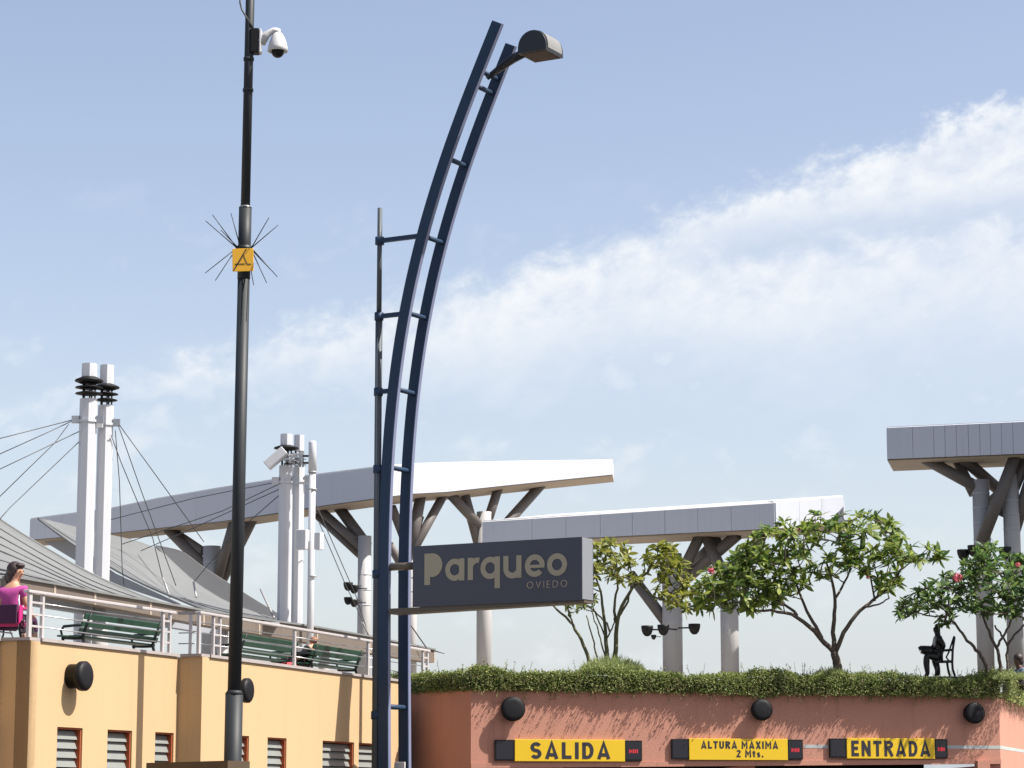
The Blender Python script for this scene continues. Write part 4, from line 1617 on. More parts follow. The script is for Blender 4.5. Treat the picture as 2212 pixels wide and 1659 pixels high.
for q, lab in (
        (((161, 906, 68), (-90, 970, 66)), 'uppermost cable fanning left from the tall twin masts'),
        (((161, 907, 68), (90, 940, 67.5), (-90, 1021, 66)), 'second cable from the top fanning left from the tall twin masts'),
        (((173, 931, 68), (-90, 1056, 66)), 'third cable from the top fanning left from the tall twin masts'),
        (((148, 917, 67.8), (118, 957, 67), (-90, 1160, 66)), 'steep cable crossing the flatter ones left of the tall twin masts'),
        (((173, 952, 68), (20, 1098, 66), (0, 1121, 65.5)), 'cable from the tall twin masts down to the peak of the left tent'),
        (((258, 918, 68.4), (350, 1045, 69), (440, 1170, 72)), 'outermost cable slanting right from the tall twin masts'),
        (((256, 920, 68.4), (305, 1060, 70), (380, 1265, 73)), 'second outermost cable slanting right from the tall twin masts'),
        (((240, 940, 68.4), (262, 1000, 69), (330, 1163, 71), (351, 1248, 72)), 'steep cable right of the tall twin masts, inside the slanting pair'),
        (((249, 930, 68.5), (258, 1040, 69.5), (264, 1230, 70.5), (268, 1265, 70.5)), 'nearly upright cable hanging right of the tall twin masts'),
        (((600, 1041, 72), (420, 1076, 75), (238, 1123, 77)), 'uppermost cable running left from the shorter masts over the canopy face'),
        (((602, 1046, 72), (480, 1104, 75), (262, 1176, 77)), 'second cable running left from the shorter masts over the canopy face'),
        (((603, 1057, 72), (430, 1135, 75), (304, 1190, 77)), 'third cable running left from the shorter masts to the pale tent'),
        (((605, 1068, 72), (500, 1160, 73), (418, 1258, 74)), 'lowest and steepest cable running left from the shorter masts'),
        (((683, 1090, 72), (770, 1290, 76), (797, 1375, 78)), 'upper cable dropping right from the shorter masts towards the lamp post'),
        (((690, 1130, 72), (745, 1260, 75), (783, 1340, 77), (797, 1376, 78)), 'lower cable dropping right from the shorter masts towards the lamp post')):
    cable_line(lab, q, .0125)
cable_line('thin dark stay rising from the far right end of the gutter beam', ((884, 1346, 80), (921, 1399, 81)), .02)
for q, lab in ((((351, 1248, 72), (357, 1262, 71.8), (367, 1290, 71.5)), 'bright rod at the foot of the cable nearer the twin masts'), (((418, 1258, 73), (424, 1290, 72)), 'bright rod crossing the pale tent edge near the slate tent'),
               (((563, 1368 - 95, 75), (592, 1335, 72.5)), 'bright rod on the slate tent right of the tall pole'), (((783, 1345, 77), (800, 1380, 78)), 'bright rod at the gutter beam left of the lamp post')):
    cable_line(lab, q, .03, 'cablelight', 'bright tension rods of the tents')
#==PART3==
# ------------------------------------------------------------------ railings on the parapet
def railing(label, p0, t, n, s0, s1, posts, ends=(0.0, 0.0)):
    """posts: list of (s, width)"""
    zb, zt = WT + 0.062, WT + 0.90
    off = -n * 0.12
    at = lambda s, z, d=0.0: p0 + off + t * s + UP * z + n * d
    root = thing('railing', label, 'railing', at(s0, zb), 'railings along the yellow parapet')
    m = MB()
    q = [at(s0 - ends[0], zt - .055, .06), at(s1 + ends[1], zt - .055, .06), at(s1 + ends[1], zt, .06), at(s0 - ends[0], zt, .06)]
    m.hexa(q, [v - n * .12 for v in q])
    m.build('top_rail', M['rail'], root, bevel=0.012)
    for s, wd in posts:
        m = MB()
        m.box(at(s, (zb + zt - .057) / 2), t, n, UP, wd / 2, .030, (zt - .057 - zb) / 2)
        m.build('post', M['rail'], root, bevel=0.006)
    for a, b in zip(posts[:-1], posts[1:]):
        for k in (.25, .50, .75):
            z = zb + (zt - zb) * k
            m = MB()
            if b[0] - a[0] < 0.5:
                m.bar(at(a[0] + a[1] / 2, z), at(b[0] - b[1] / 2, z), .045, .035)
                m.build('rung', M['rail'], root)
            else:
                m.tube([at(a[0], z), at((a[0] + b[0]) / 2, z - .012), at(b[0], z)], .011, 6)
                m.build('wire', M['chrome'], root)
    return root


o1 = lambda x: s_on(x, A1 - N1 * .12, T1, N1)
o2 = lambda x: s_on(x, A2 - N2 * .12, T2, N2)
railing('pale steel railing above the louvred windows, in front of the nearest green bench', A1, T1, N1, 0.05, 5.62,
        [(0.12, .10), (o1(83), .07), (o1(346), .08), (o1(361), .06)], (0.05, 0.02))
railing('pale steel railing behind the tall pole, in front of the two farther green benches', A2, T2, N2, 0.05, o2(923),
        [(0.06, .07), (o2(456), .06), (o2(470), .06), (o2(633), .08), (o2(793), .08), (o2(912), .07), (o2(922), .07)], (0.03, 0.05))
railing('pale steel railing cut by the left edge of the frame, beside the woman in magenta', A0, T1, N1, 1.0, 5.95, [(1.2, .08), (4.6, .06), (5.05, .06), (5.62, .06), (5.8, .07)], (0, .05))
# short return over the step between the bays
rt = thing('railing', 'short grey railing return over the step between the two parapets', 'railing', B1 + UP * WT, 'railings along the yellow parapet')
for k, z in enumerate((0.90, .27, .48, .69)):
    m = MB()
    a, b = B1 - N1 * .06 + T1 * 0.10, A2 - N1 * .2 + T1 * 0.10
    if k == 0:
        m.bar(a + UP * (WT + z - .03), b + UP * (WT + z - .03), .11, .055)
        m.build('top_rail', M['cap'], rt)
    else:
        m.tube([a + UP * (WT + z), b + UP * (WT + z)], .012, 6)
        m.build('wire', M['chrome'], rt)
m = MB()
c = B1.lerp(A2, .38) + T1 * .10
m.bar(c + UP * (WT + .062), c + UP * (WT + .84), .075, .06)
m.build('post', M['rail'], rt)


# ------------------------------------------------------------------ slatted benches
def bench_proto(L):
    root = thing('park_bench', 'x', 'bench', (0, 0, 0), 'green slatted benches on the terrace')
    # x along the bench, +y the sitting side; back at y=0
    for z, y in ((0.50, 0.02), (0.635, -0.03), (0.77, -0.085)):
        m = MB()
        m.box((0, y, z), (1, 0, 0), Vector((0, 1, .38)).normalized(), Vector((0, -.38, 1)).normalized(), L / 2, .018, .054)
        m.build('back_slat', M['green'], root, bevel=0.006)
    for k in range(4):
        m = MB()
        m.box((0, 0.10 + k * .115, .405 + (.01 if k == 3 else 0)), (1, 0, 0), (0, 1, 0), UP, L / 2, .046, .017)
        m.build('seat_slat', M['green'], root, bevel=0.006)
    for sx in (-1, 1):
        x = sx * (L / 2 - .16)
        m = MB()
        m.tube([(x, -.14, 0.0), (x, -.02, .2), (x, .03, .40), (x, -.03, .58), (x, -.14, .84)], [.032, .03, .034, .03, .024], 8)
        m.tube([(x, .03, .375), (x, .25, .375), (x, .46, .385)], [.028, .03, .028], 8)
        m.tube([(x, .46, .385), (x, .41, .2), (x, .50, 0.0)], [.028, .026, .032], 8)
        m.tube([(x, .46, .385), (x, .50, .52), (x, .44, .60), (x, .2, .615), (x, -.05, .62)], [.022, .024, .028, .026, .022], 8)
        m.build('end_frame', M['iron'], root)
    return root


def set_bench(o, p0, t, n, xa, xb, back, label):
    pp = p0 - n * back
    sa_, sb_ = s_on(xa, pp, t, n), s_on(xb, pp, t, n)
    mid = pp + t * ((sa_ + sb_) / 2)
    o.location = (mid.x, mid.y, TZ + 0.02)
    o.rotation_euler = (0, 0, math.atan2(t.y, t.x))
    o['label'] = label
    return mid, sb_ - sa_


bp = bench_proto(3.1)
mid_, ln = set_bench(bp, A1, T1, N1, 160, 342, 0.55, 'green slatted bench nearest the camera, left of the tall pole')
o = copy_tree(bp)
set_bench(o, A2, T2, N2, 487, 652, 0.75, 'green slatted bench partly hidden by the tall pole')
o3 = copy_tree(bp)
mid3, ln3 = set_bench(o3, A2, T2, N2, 652, 787, 0.62, 'green slatted bench farthest along, just left of the arched lamp post')

# ------------------------------------------------------------------ people
F = T1.copy()                      # the way the woman in the chair faces: along the parapet
SIDE = N1.copy()                   # towards the street
hip = P(27, 1338, 46.0)


def wl_(f, s, z):
    return hip + F * f + SIDE * s + UP * z


pw = thing('person', 'seated woman in a magenta top with dark hair turned to the right', 'person', (hip.x, hip.y, TZ))
V = [wl_(0, 0, 0), wl_(-.02, 0, .20), wl_(-.04, 0, .40), wl_(-.02, 0, .56), wl_(0, .01, .66),           # 0-4 pelvis..neck
     wl_(.03, .03, .76), wl_(.04, .05, .86), wl_(.02, .05, .955),                                            # 5-7 jaw, face, crown
     wl_(-.02, .20, .52), wl_(.02, .25, .27), wl_(.22, .28, .08), wl_(.31, .27, .05),                        # 8-11 street arm
     wl_(-.02, -.20, .52), wl_(.02, -.26, .27), wl_(.24, -.24, .08), wl_(.32, -.22, .05),                    # 12-15 far arm
     wl_(.06, .11, -.01), wl_(.50, .13, .03), wl_(.60, .13, -.36), wl_(.76, .13, -.39),                      # 16-19 leg
     wl_(.06, -.11, -.01), wl_(.50, -.12, .03), wl_(.62, -.12, -.36), wl_(.78, -.12, -.39)]
E = [(0, 1), (1, 2), (2, 3), (3, 4), (4, 5), (5, 6), (6, 7), (3, 8), (8, 9), (9, 10), (10, 11), (3, 12), (12, 13), (13, 14), (14, 15),
     (0, 16), (16, 17), (17, 18), (18, 19), (0, 20), (20, 21), (21, 22), (22, 23)]
RR = [.17, .15, .165, .12, .065, .085, .118, .105, .075, .05, .036, .03, .075, .05, .036, .03, .10, .075, .05, .035, .10, .075, .05, .035]
place_mesh(skin(V, E, RR), 'body', M['skin'], pw)
Vt = [wl_(0, 0, -.03), wl_(-.02, 0, .20), wl_(-.04, 0, .40), wl_(-.02, 0, .55), wl_(-.02, .205, .525), wl_(0.0, .235, .36), wl_(-.02, -.205, .525), wl_(0, -.24, .36)]
place_mesh(skin(Vt, [(0, 1), (1, 2), (2, 3), (3, 4), (4, 5), (3, 6), (6, 7)], [.21, .195, .215, .15, .118, .082, .118, .082]), 'top', M['magenta'], pw)
Vp = [wl_(0, 0, -.02), wl_(.07, .11, -.01), wl_(.50, .13, .03), wl_(.57, .13, -.25), wl_(.07, -.11, -.01), wl_(.50, -.12, .03), wl_(.59, -.12, -.25)]
place_mesh(skin(Vp, [(0, 1), (1, 2), (2, 3), (0, 4), (4, 5), (5, 6)], [.19, .12, .092, .07, .12, .092, .07]), 'trousers', M['purple'], pw)
# head turned towards the street side: face direction
FD = (SIDE * 1.0 - F * .12).normalized()
FS = FD.cross(UP)
hc = wl_(.035, .045, .865)
hm = MB()
for c, r, sc3 in ((hc - FD * .055 + UP * .040, .152, (1, 1, 1.0)), (hc - FD * .10 - UP * .06, .125, (1, 1, 1.25)), (hc + FD * .045 + UP * .105, .086, (1.2, 1.2, .60)), (hc - FD * .20 - UP * .10, .075, (1, 1, 1.5)), (hc - FD * .09 - UP * .15, .095, (1, 1, 1.1)),
                  (hc + FS * .088 + UP * .0 - FD * .025, .058, (1, 1, 1.6)), (hc - FS * .088 - FD * .025, .058, (1, 1, 1.6))):
    hm.ball(c, r, 16, sc3)
hm.build('hair', M['hair'], pw)
for s in (-1, 1):
    ey = MB()
    ey.ball(hc + FD * .108 + FS * (.042 * s) - UP * .005, .015, 8, (1, 1, .7))
    ey.build('eye', M['inkblack'], pw)
fm = MB()
fm.ball(hc + FD * .122 - UP * .04, .022, 10, (1, 1, 1.2))
fm.ball(hc + FD * .095 - UP * .085, .026, 10, (1, 1, .55))
fm.build('nose_and_mouth', M['skin'], pw)
for f_, s_0 in ((.82, .13), (.84, -.12)):
    m = MB()
    m.ball(wl_(f_ - .06, s_0, -.40), .06, 12, (1.0, 1.0, .7))
    m.tube([wl_(f_ - .12, s_0, -.40), wl_(f_ + .07, s_0, -.41)], [.055, .035], 10)
    m.build('shoe', M['red'], pw)
# wheelchair
wc = thing('wheelchair', 'wheelchair with a hot pink backrest under the woman in magenta', 'wheelchair', (hip.x, hip.y, TZ))
for s in (-1, 1):
    cx_ = wl_(-.02, .29 * s, -.20)
    m = MB()
    m.tube([cx_ + (F * math.cos(a) + UP * math.sin(a)) * .21 for a in [2 * math.pi * i / 28 for i in range(29)]], .018, 8, cap=False)
    wh = m.build('wheel', M['black'], wc)
    for k in range(10):
        a = 2 * math.pi * k / 10
        m = MB()
        m.tube([cx_, cx_ + (F * math.cos(a) + UP * math.sin(a)) * .2], .004, 5)
        m.build('spoke', M['chrome'], wh)
    m = MB()
    m.tube([cx_ - SIDE * .03, cx_ + SIDE * .03], .03, 10)
    m.build('hub', M['chrome'], wh)
    m = MB()
    m.tube([wl_(-.22, .25 * s, .42), wl_(-.20, .25 * s, .05), wl_(-.18, .25 * s, -.22), wl_(.42, .25 * s, -.22)], .014, 8)
    m.tube([wl_(-.2, .25 * s, .16), wl_(.22, .25 * s, .16), wl_(.26, .25 * s, -.1), wl_(.5, .22 * s, -.4)], .013, 8)
    m.build('side_frame', M['chrome'], wc)
    m = MB()
    m.box(wl_(.05, .25 * s, .19), F, SIDE, UP, .17, .03, .018)
    m.build('armrest', M['hotpink'], wc, bevel=.006)
m = MB()
m.box(wl_(-.225, 0, .08), SIDE, F, UP, .225, .02, .17)
m.build('backrest', M['purple'], wc, bevel=.008)
m = MB()
m.box(wl_(-.17, .26, .06), F, SIDE, UP, .05, .018, .17)
m.build('side_guard', M['hotpink'], wc, bevel=.008)
m = MB()
m.box(wl_(.10, 0, -.10), SIDE, F, UP, .225, .22, .03)
m.build('seat', M['hotpink'], wc, bevel=.008)

# man slouched on the farthest bench, seen through its back
b0 = mid3 - T2 * (1.02) - N2 * .33 + UP * (TZ + .46)
ps = thing('person', 'person in dark clothes slouched low on the farthest bench', 'person', (b0.x, b0.y, TZ))
FI = -N2
def ms(f, s, z):
    return b0 + FI * f + T2 * s + UP * z
V = [ms(.05, 0, .04), ms(-.10, 0, .20), ms(-.20, 0, .34), ms(-.20, .02, .41), ms(-.17, .04, .48), ms(-.16, .04, .55), ms(-.16, .2, .30), ms(.0, .28, .1), ms(.2, .2, .06), ms(-.16, -.2, .30), ms(.0, -.28, .1), ms(.2, -.2, .06),
     ms(.1, .1, .05), ms(.48, .12, .08), ms(.55, .12, -.36), ms(.7, .12, -.42), ms(.1, -.1, .05), ms(.48, -.12, .08), ms(.58, -.12, -.36), ms(.72, -.12, -.42)]
E = [(0, 1), (1, 2), (2, 3), (3, 4), (4, 5), (2, 6), (6, 7), (7, 8), (2, 9), (9, 10), (10, 11), (0, 12), (12, 13), (13, 14), (14, 15), (0, 16), (16, 17), (17, 18), (18, 19)]
RR = [.16, .17, .14, .06, .095, .085, .08, .055, .04, .08, .055, .04, .1, .075, .05, .04, .1, .075, .05, .04]
place_mesh(skin(V, E, RR), 'body', M['skin'], ps)
place_mesh(skin(V[:3] + [ms(-.16, .2, .30), ms(.0, .28, .1), ms(-.16, -.2, .30), ms(.0, -.28, .1)], [(0, 1), (1, 2), (2, 3), (3, 4), (2, 5), (5, 6)], [.18, .19, .16, .1, .075, .1, .075]), 'shirt', M['darkcloth'], ps)
place_mesh(skin([V[0], V[12], V[13], V[14], V[16], V[17], V[18]], [(0, 1), (1, 2), (2, 3), (0, 4), (4, 5), (5, 6)], [.18, .12, .095, .07, .12, .095, .07]), 'trousers', M['darkcloth'], ps)
m = MB()
m.ball(ms(-.20, .03, .50), .10, 14, (1, 1, .8))
m.build('hair', mat('brown_hair', (0.22, 0.09, 0.045), 0.6, var=0.3, vscale=20), ps)
# bag on the floor between the benches
bgp = PL(622, 1444, A2 - N2 * .35, N2)
bgp.z = TZ + .01
bt = thing('bag', 'small red pink bag on the floor between the two farther benches', 'bag', bgp)
m = MB()
m.ball(bgp + UP * .20, .17, 16, (1.25, .8, .75))
m.build('body', M['pinkfabric'], bt)
m = MB()
m.tube([bgp + UP * .28 - T2 * .12, bgp + UP * .44 - T2 * .05, bgp + UP * .44 + T2 * .05, bgp + UP * .28 + T2 * .12], .014, 8)
m.build('handle', M['darkcloth'], bt)

# person sitting on the ground at the right edge
gh = P(2206, 1476, 65.2)
pr_ = thing('person', 'person in a pale blue shirt sitting at the right edge beside the column', 'person', (gh.x, gh.y, TZ))
fr_ = Vector((-.8, -.2, 0)).normalized()
sr_ = Vector((.2, -.8, 0)).normalized()
def gr(f, s, z):
    return gh + fr_ * f + sr_ * s + UP * z
V = [gr(0, 0, 0), gr(-.02, 0, .18), gr(.0, 0, .34), gr(.05, 0, .42), gr(.09, 0, .50), gr(.10, 0, .60), gr(.07, 0, .68), gr(0, .2, .32), gr(.1, .26, .1), gr(.28, .16, .06), gr(0, -.2, .32), gr(.1, -.26, .1), gr(.28, -.16, .06),
     gr(.06, .12, 0), gr(.42, .16, .12), gr(.30, .12, -.14), gr(.06, -.12, 0), gr(.42, -.16, .12), gr(.30, -.12, -.14)]
E = [(0, 1), (1, 2), (2, 3), (3, 4), (4, 5), (5, 6), (2, 7), (7, 8), (8, 9), (2, 10), (10, 11), (11, 12), (0, 13), (13, 14), (14, 15), (0, 16), (16, 17), (17, 18)]
RR = [.17, .17, .13, .06, .085, .11, .09, .08, .055, .04, .08, .055, .04, .1, .075, .05, .1, .075, .05]
place_mesh(skin(V, E, RR), 'body', M['skindark'], pr_)
place_mesh(skin(V[:3] + [gr(0, .2, .32), gr(.07, .245, .17), gr(0, -.2, .32), gr(.07, -.245, .17)], [(0, 1), (1, 2), (2, 3), (3, 4), (2, 5), (5, 6)], [.195, .19, .15, .1, .075, .1, .075]), 'shirt', M['blueshirt'], pr_)
place_mesh(skin([V[0], V[13], V[14], V[16], V[17]], [(0, 1), (1, 2), (0, 3), (3, 4)], [.18, .12, .09, .12, .09]), 'trousers', M['darkcloth'], pr_)
m = MB()
m.ball(gr(.06, 0, .64), .125, 16, (1, 1, 1))
m.ball(gr(.02, 0, .56), .10, 14, (1, 1, 1.1))
m.build('hair', M['hair'], pr_)

# ------------------------------------------------------------------ bronze statue of a seated figure
DS = 63.5
def st_(x, y, dd=0.0):
    return P(x, y, DS + dd)
sb = thing('statue', 'dark bronze statue of a figure seated on a tall backed chair', 'statue', st_(2035, 1464))
V = [st_(2031, 1420), st_(2029, 1405), st_(2027, 1386), st_(2026, 1374), st_(2025, 1367), st_(2023, 1361), st_(2024, 1353),
     st_(2029, 1380, -.19), st_(2039, 1394, -.23), st_(2036, 1404, -.16), st_(2016, 1408, -.15), st_(2022, 1380, .19), st_(2018, 1396, .2), st_(2004, 1404, .15),
     st_(2024, 1420, -.11), st_(2002, 1416, -.14), st_(2001, 1434, -.14), st_(2004, 1458, -.14), st_(1997, 1461, -.14),
     st_(2026, 1420, .11), st_(2018, 1424, .14), st_(2024, 1440, .14), st_(2027, 1457, .14), st_(2018, 1460, .14)]
E = [(0, 1), (1, 2), (2, 3), (3, 4), (4, 5), (5, 6), (2, 7), (7, 8), (8, 9), (9, 10), (2, 11), (11, 12), (12, 13), (0, 14), (14, 15), (15, 16), (16, 17), (17, 18), (0, 19), (19, 20), (20, 21), (21, 22), (22, 23)]
RR = [.18, .15, .165, .085, .075, .105, .095, .085, .06, .05, .045, .085, .06, .045, .12, .10, .085, .062, .05, .12, .10, .085, .065, .05]
place_mesh(skin(V, E, RR), 'figure', M['bronze'], sb)
m = MB()
m.ball(st_(2021, 1358), .03, 8)
m.ball(st_(2026, 1352), .082, 12, (1, 1, .75))
m.build('hat_and_features', M['bronze'], sb)
# broad instrument lying over the lap
m = MB()
a, b = st_(2022, 1409), st_(1990, 1403)
m.tube([a, a.lerp(b, .5), b], [.11, .13, .10], 10)
m.tube([b, st_(1987, 1399), st_(1984, 1401)], [.08, .06, .03], 10)
m.build('lap_instrument', M['bronze'], sb)
ch = []
m = MB()
q = [st_(2047, 1410, -.18), st_(2047, 1410, .22), st_(2059, 1374, .22), st_(2059, 1374, -.18)]
m.hexa(q, [v + Vector((.05, 0, .012)) for v in q])
o = m.build('chair_back', M['bronze'], sb, bevel=.01)
m = MB()
q = [st_(2020, 1433, -.22), st_(2058, 1432, -.22), st_(2058, 1432, .24), st_(2020, 1433, .24)]
m.hexa(q, [v + UP * .07 for v in q])
m.build('chair_seat', M['bronze'], sb, bevel=.01)
for dd in (-.2, .22):
    for pts in ([(2062, 1376), (2058, 1404), (2057, 1432), (2058, 1446), (2063, 1461)], [(2046, 1432), (2048, 1446), (2052, 1461)], [(2022, 1434), (2022, 1461)]):
        m = MB()
        m.tube([st_(x, y, dd) for x, y in pts], .03, 8)
        m.build('chair_leg', M['bronze'], sb)
    m = MB()
    m.tube([st_(2056, 1404, dd), st_(2040, 1405, dd), st_(2034, 1408, dd), st_(2035, 1432, dd)], .032, 8)
    m.tube([st_(2050, 1408, dd), st_(2044, 1420, dd), st_(2052, 1430, dd)], .022, 6)
    m.build('chair_arm', M['bronze'], sb)
m = MB()
q = [st_(1994, 1461, -.4), st_(2068, 1461, -.4), st_(2068, 1461, .4), st_(1994, 1461, .4)]
m.hexa(q, [v - UP * .05 for v in q])
m.build('base_plate', M['bronze'], sb, bevel=.006)
m = MB()
c = st_(2031, 1466)
m.box(Vector((c.x, c.y + .1, (c.z - .03 + TZ) / 2 - .02)), (1, 0, 0), (0, 1, 0), UP, .5, .45, max(.05, (c.z - .05 - TZ) / 2))
m.build('plinth', mat('plinth_stone', (0.6, 0.58, 0.55), .8, var=.1), sb)


# ------------------------------------------------------------------ foliage
def leaf_geo(fold=0.25, droop=0.25, w=0.17):
    """leaf along +X, length 1, lying in XY"""
    v, f = [], []
    rows = [(0.0, 0.02), (0.22, 0.75), (0.5, 1.0), (0.78, 0.72), (1.0, 0.0)]
    for t, k in rows:
        z = -droop * t * t
        v += [(t, -w * k, z + fold * w * k), (t, 0, z), (t, w * k, z + fold * w * k)]
    for i in range(len(rows) - 1):
        a, b = i * 3, i * 3 + 3
        f += [(a, a + 1, b + 1, b), (a + 1, a + 2, b + 2, b + 1)]
    return np.array(v), f


LEAFV = [leaf_geo(.25, .18, .17), leaf_geo(.4, .35, .15), leaf_geo(.1, .05, .19)]


def fast_mesh(name, V, Fc, material, parent=None, kind=None, smooth=True):
    off = np.array(WLOC.get(parent.name, Vector((0, 0, 0)))) if parent else np.zeros(3)
    me = bpy.data.meshes.new(name)
    me.from_pydata((np.asarray(V) - off).tolist(), [], Fc)
    me.materials.append(material)
    if smooth:
        me.polygons.foreach_set('use_smooth', [True] * len(me.polygons))
    o = bpy.data.objects.new(name, me)
    COL.objects.link(o)
    if parent:
        o.parent = parent
        WLOC[o.name] = Vector(off)
    if kind:
        o['kind'] = kind
    return o


def inside(poly, x, y):
    c = False
    n = len(poly)
    for i in range(n):
        x0, y0 = poly[i]
        x1, y1 = poly[(i + 1) % n]
        if (y0 > y) != (y1 > y) and x < (x1 - x0) * (y - y0) / (y1 - y0) + x0:
            c = not c
    return c


def tree(label, name, d, foot, limbs, polys, leafm, barkm, size, spread, rads, nleaf=(7, 10), singles=100, flowers=(), twig=.011, seed=1):
    """limbs: list of ([(px,py,dd)...], r0, r1); polys: list of (polygon, number of leaf rosettes, extra depth)"""
    rnd = random.Random(seed)
    p0 = P(foot[0], foot[1], d)
    root = thing(name, label, 'tree', p0, 'small trees in the roof planter')
    wood = MB()
    nodes = []
    for pts, r0, r1 in limbs:
        q = [P(x, y, d + dd) for x, y, dd in pts]
        q = dense(q, max(4, len(q) * 3)) if len(q) > 2 else q
        rr = [1.1 * (r0 + (r1 - r0) * i / (len(q) - 1)) for i in range(len(q))]
        q = [q[0]] + [v + Vector((rnd.gauss(0, .01), rnd.gauss(0, .02), rnd.gauss(0, .008))) for v in q[1:]]
        wood.tube(q, rr, 9)
        nodes += [(v, 0) for v in q[len(q) // 3:]]
    ros = []
    for poly, num, dext in polys:
        xs, ys = [p[0] for p in poly], [p[1] for p in poly]
        k = 0
        while k < num:
            x, y = rnd.uniform(min(xs), max(xs)), rnd.uniform(min(ys), max(ys))
            if not inside(poly, x, y):
                continue
            ros.append(P(x, y, d + dext + rnd.gauss(0, spread)))
            k += 1
    ros.sort(key=lambda v: min((v - n[0]).length for n in nodes))
    leaves = []
    for r in ros:
        cand = min(nodes, key=lambda n: (n[0] - r).length + (0.25 if n[0].z > r.z else 0))
        a = cand[0]
        L = (r - a).length
        midp = a.lerp(r, .5) + Vector((rnd.gauss(0, .05), rnd.gauss(0, .05), -.05 * L + rnd.gauss(0, .03))) * min(1, L)
        br = twig * (0.8 + .9 * min(L, 1))
        wood.tube([a, a.lerp(midp, .5) + Vector((0, 0, -.01)), midp, r], [br * 1.5, br * 1.2, br, br * .7], 6)
        nodes += [(midp, 1), (r, 1)]
        axis = (r - midp).normalized() * .6 + UP * .7 + Vector((rnd.gauss(0, .25), rnd.gauss(0, .25), rnd.gauss(0, .15)))
        axis.normalize()
        e1 = axis.orthogonal().normalized()
        e2 = axis.cross(e1)
        for _ in range(rnd.randint(*nleaf)):
            t = rnd.uniform(0, 2 * math.pi)
            ti = R(rnd.uniform(35, 115))
            dr = axis * math.cos(ti) + (e1 * math.cos(t) + e2 * math.sin(t)) * math.sin(ti)
            ln = size * rnd.uniform(.45, 1.25)
            side = dr.cross(axis)
            if side.length < 1e-3:
                side = dr.orthogonal()
            side = (side.normalized() + Vector((rnd.gauss(0, .35), rnd.gauss(0, .35), rnd.gauss(0, .35)))).normalized()
            side = (side - dr * side.dot(dr)).normalized()
            nn = dr.cross(side)
            if nn.z < 0:
                side, nn = -side, -nn
            M3 = Matrix((dr, side, nn)).transposed()
            leaves.append((r + axis * rnd.uniform(-.03, .05), M3, ln, rnd.randrange(3)))
    wood.build('trunk', barkm, root, fix=False)
    leaves.sort(key=lambda l: l[0].y - 0.3 * l[2])
    protos = []
    for k in range(3):
        me = bpy.data.meshes.new('leaf')
        me.from_pydata(LEAFV[k][0].tolist(), [], LEAFV[k][1])
        me.materials.append(leafm)
        me.polygons.foreach_set('use_smooth', [True] * len(me.polygons))
        protos.append(me)
    for c, M3, ln, k in leaves[:singles]:
        o = bpy.data.objects.new('leaf', protos[k])
        COL.objects.link(o)
        o.parent = root
        o.matrix_local = Matrix.Translation(c - p0) @ M3.to_4x4() @ Matrix.Scale(ln, 4)
    VV, FF, base_ = [], [], 0
    for c, M3, ln, k in leaves[singles:]:
        lv, lf = LEAFV[k]
        VV.append(lv @ np.array(M3).T * ln + np.array(c))
        FF += [tuple(i + base_ for i in f) for f in lf]
        base_ += len(lv)
    fast_mesh('crown', np.concatenate(VV), FF, leafm, root, 'stuff')
    for x, y, dd, r in flowers:
        c = P(x, y, d + dd)
        VV, FF = [], []
        for i in range(46):
            dv = Vector((rnd.gauss(0, 1), rnd.gauss(0, 1), rnd.gauss(0, .8))).normalized()
            pc_ = c + dv * r * rnd.uniform(.45, 1)
            a1 = dv.orthogonal().normalized()
            a1 = (Matrix.Rotation(rnd.uniform(0, 6.28), 3, dv) @ a1)
            a2 = dv.cross(a1)
            s = r * .42
            b0_ = len(VV)
            VV += [pc_ - a1 * s, pc_ + a2 * s * .6 + dv * s * .3, pc_ + a1 * s, pc_ - a2 * s * .6 + dv * s * .3]
            FF.append((b0_, b0_ + 1, b0_ + 2, b0_ + 3))
        fast_mesh('flower', [tuple(v) for v in VV], FF, M['flower'], root, smooth=False)
    return root


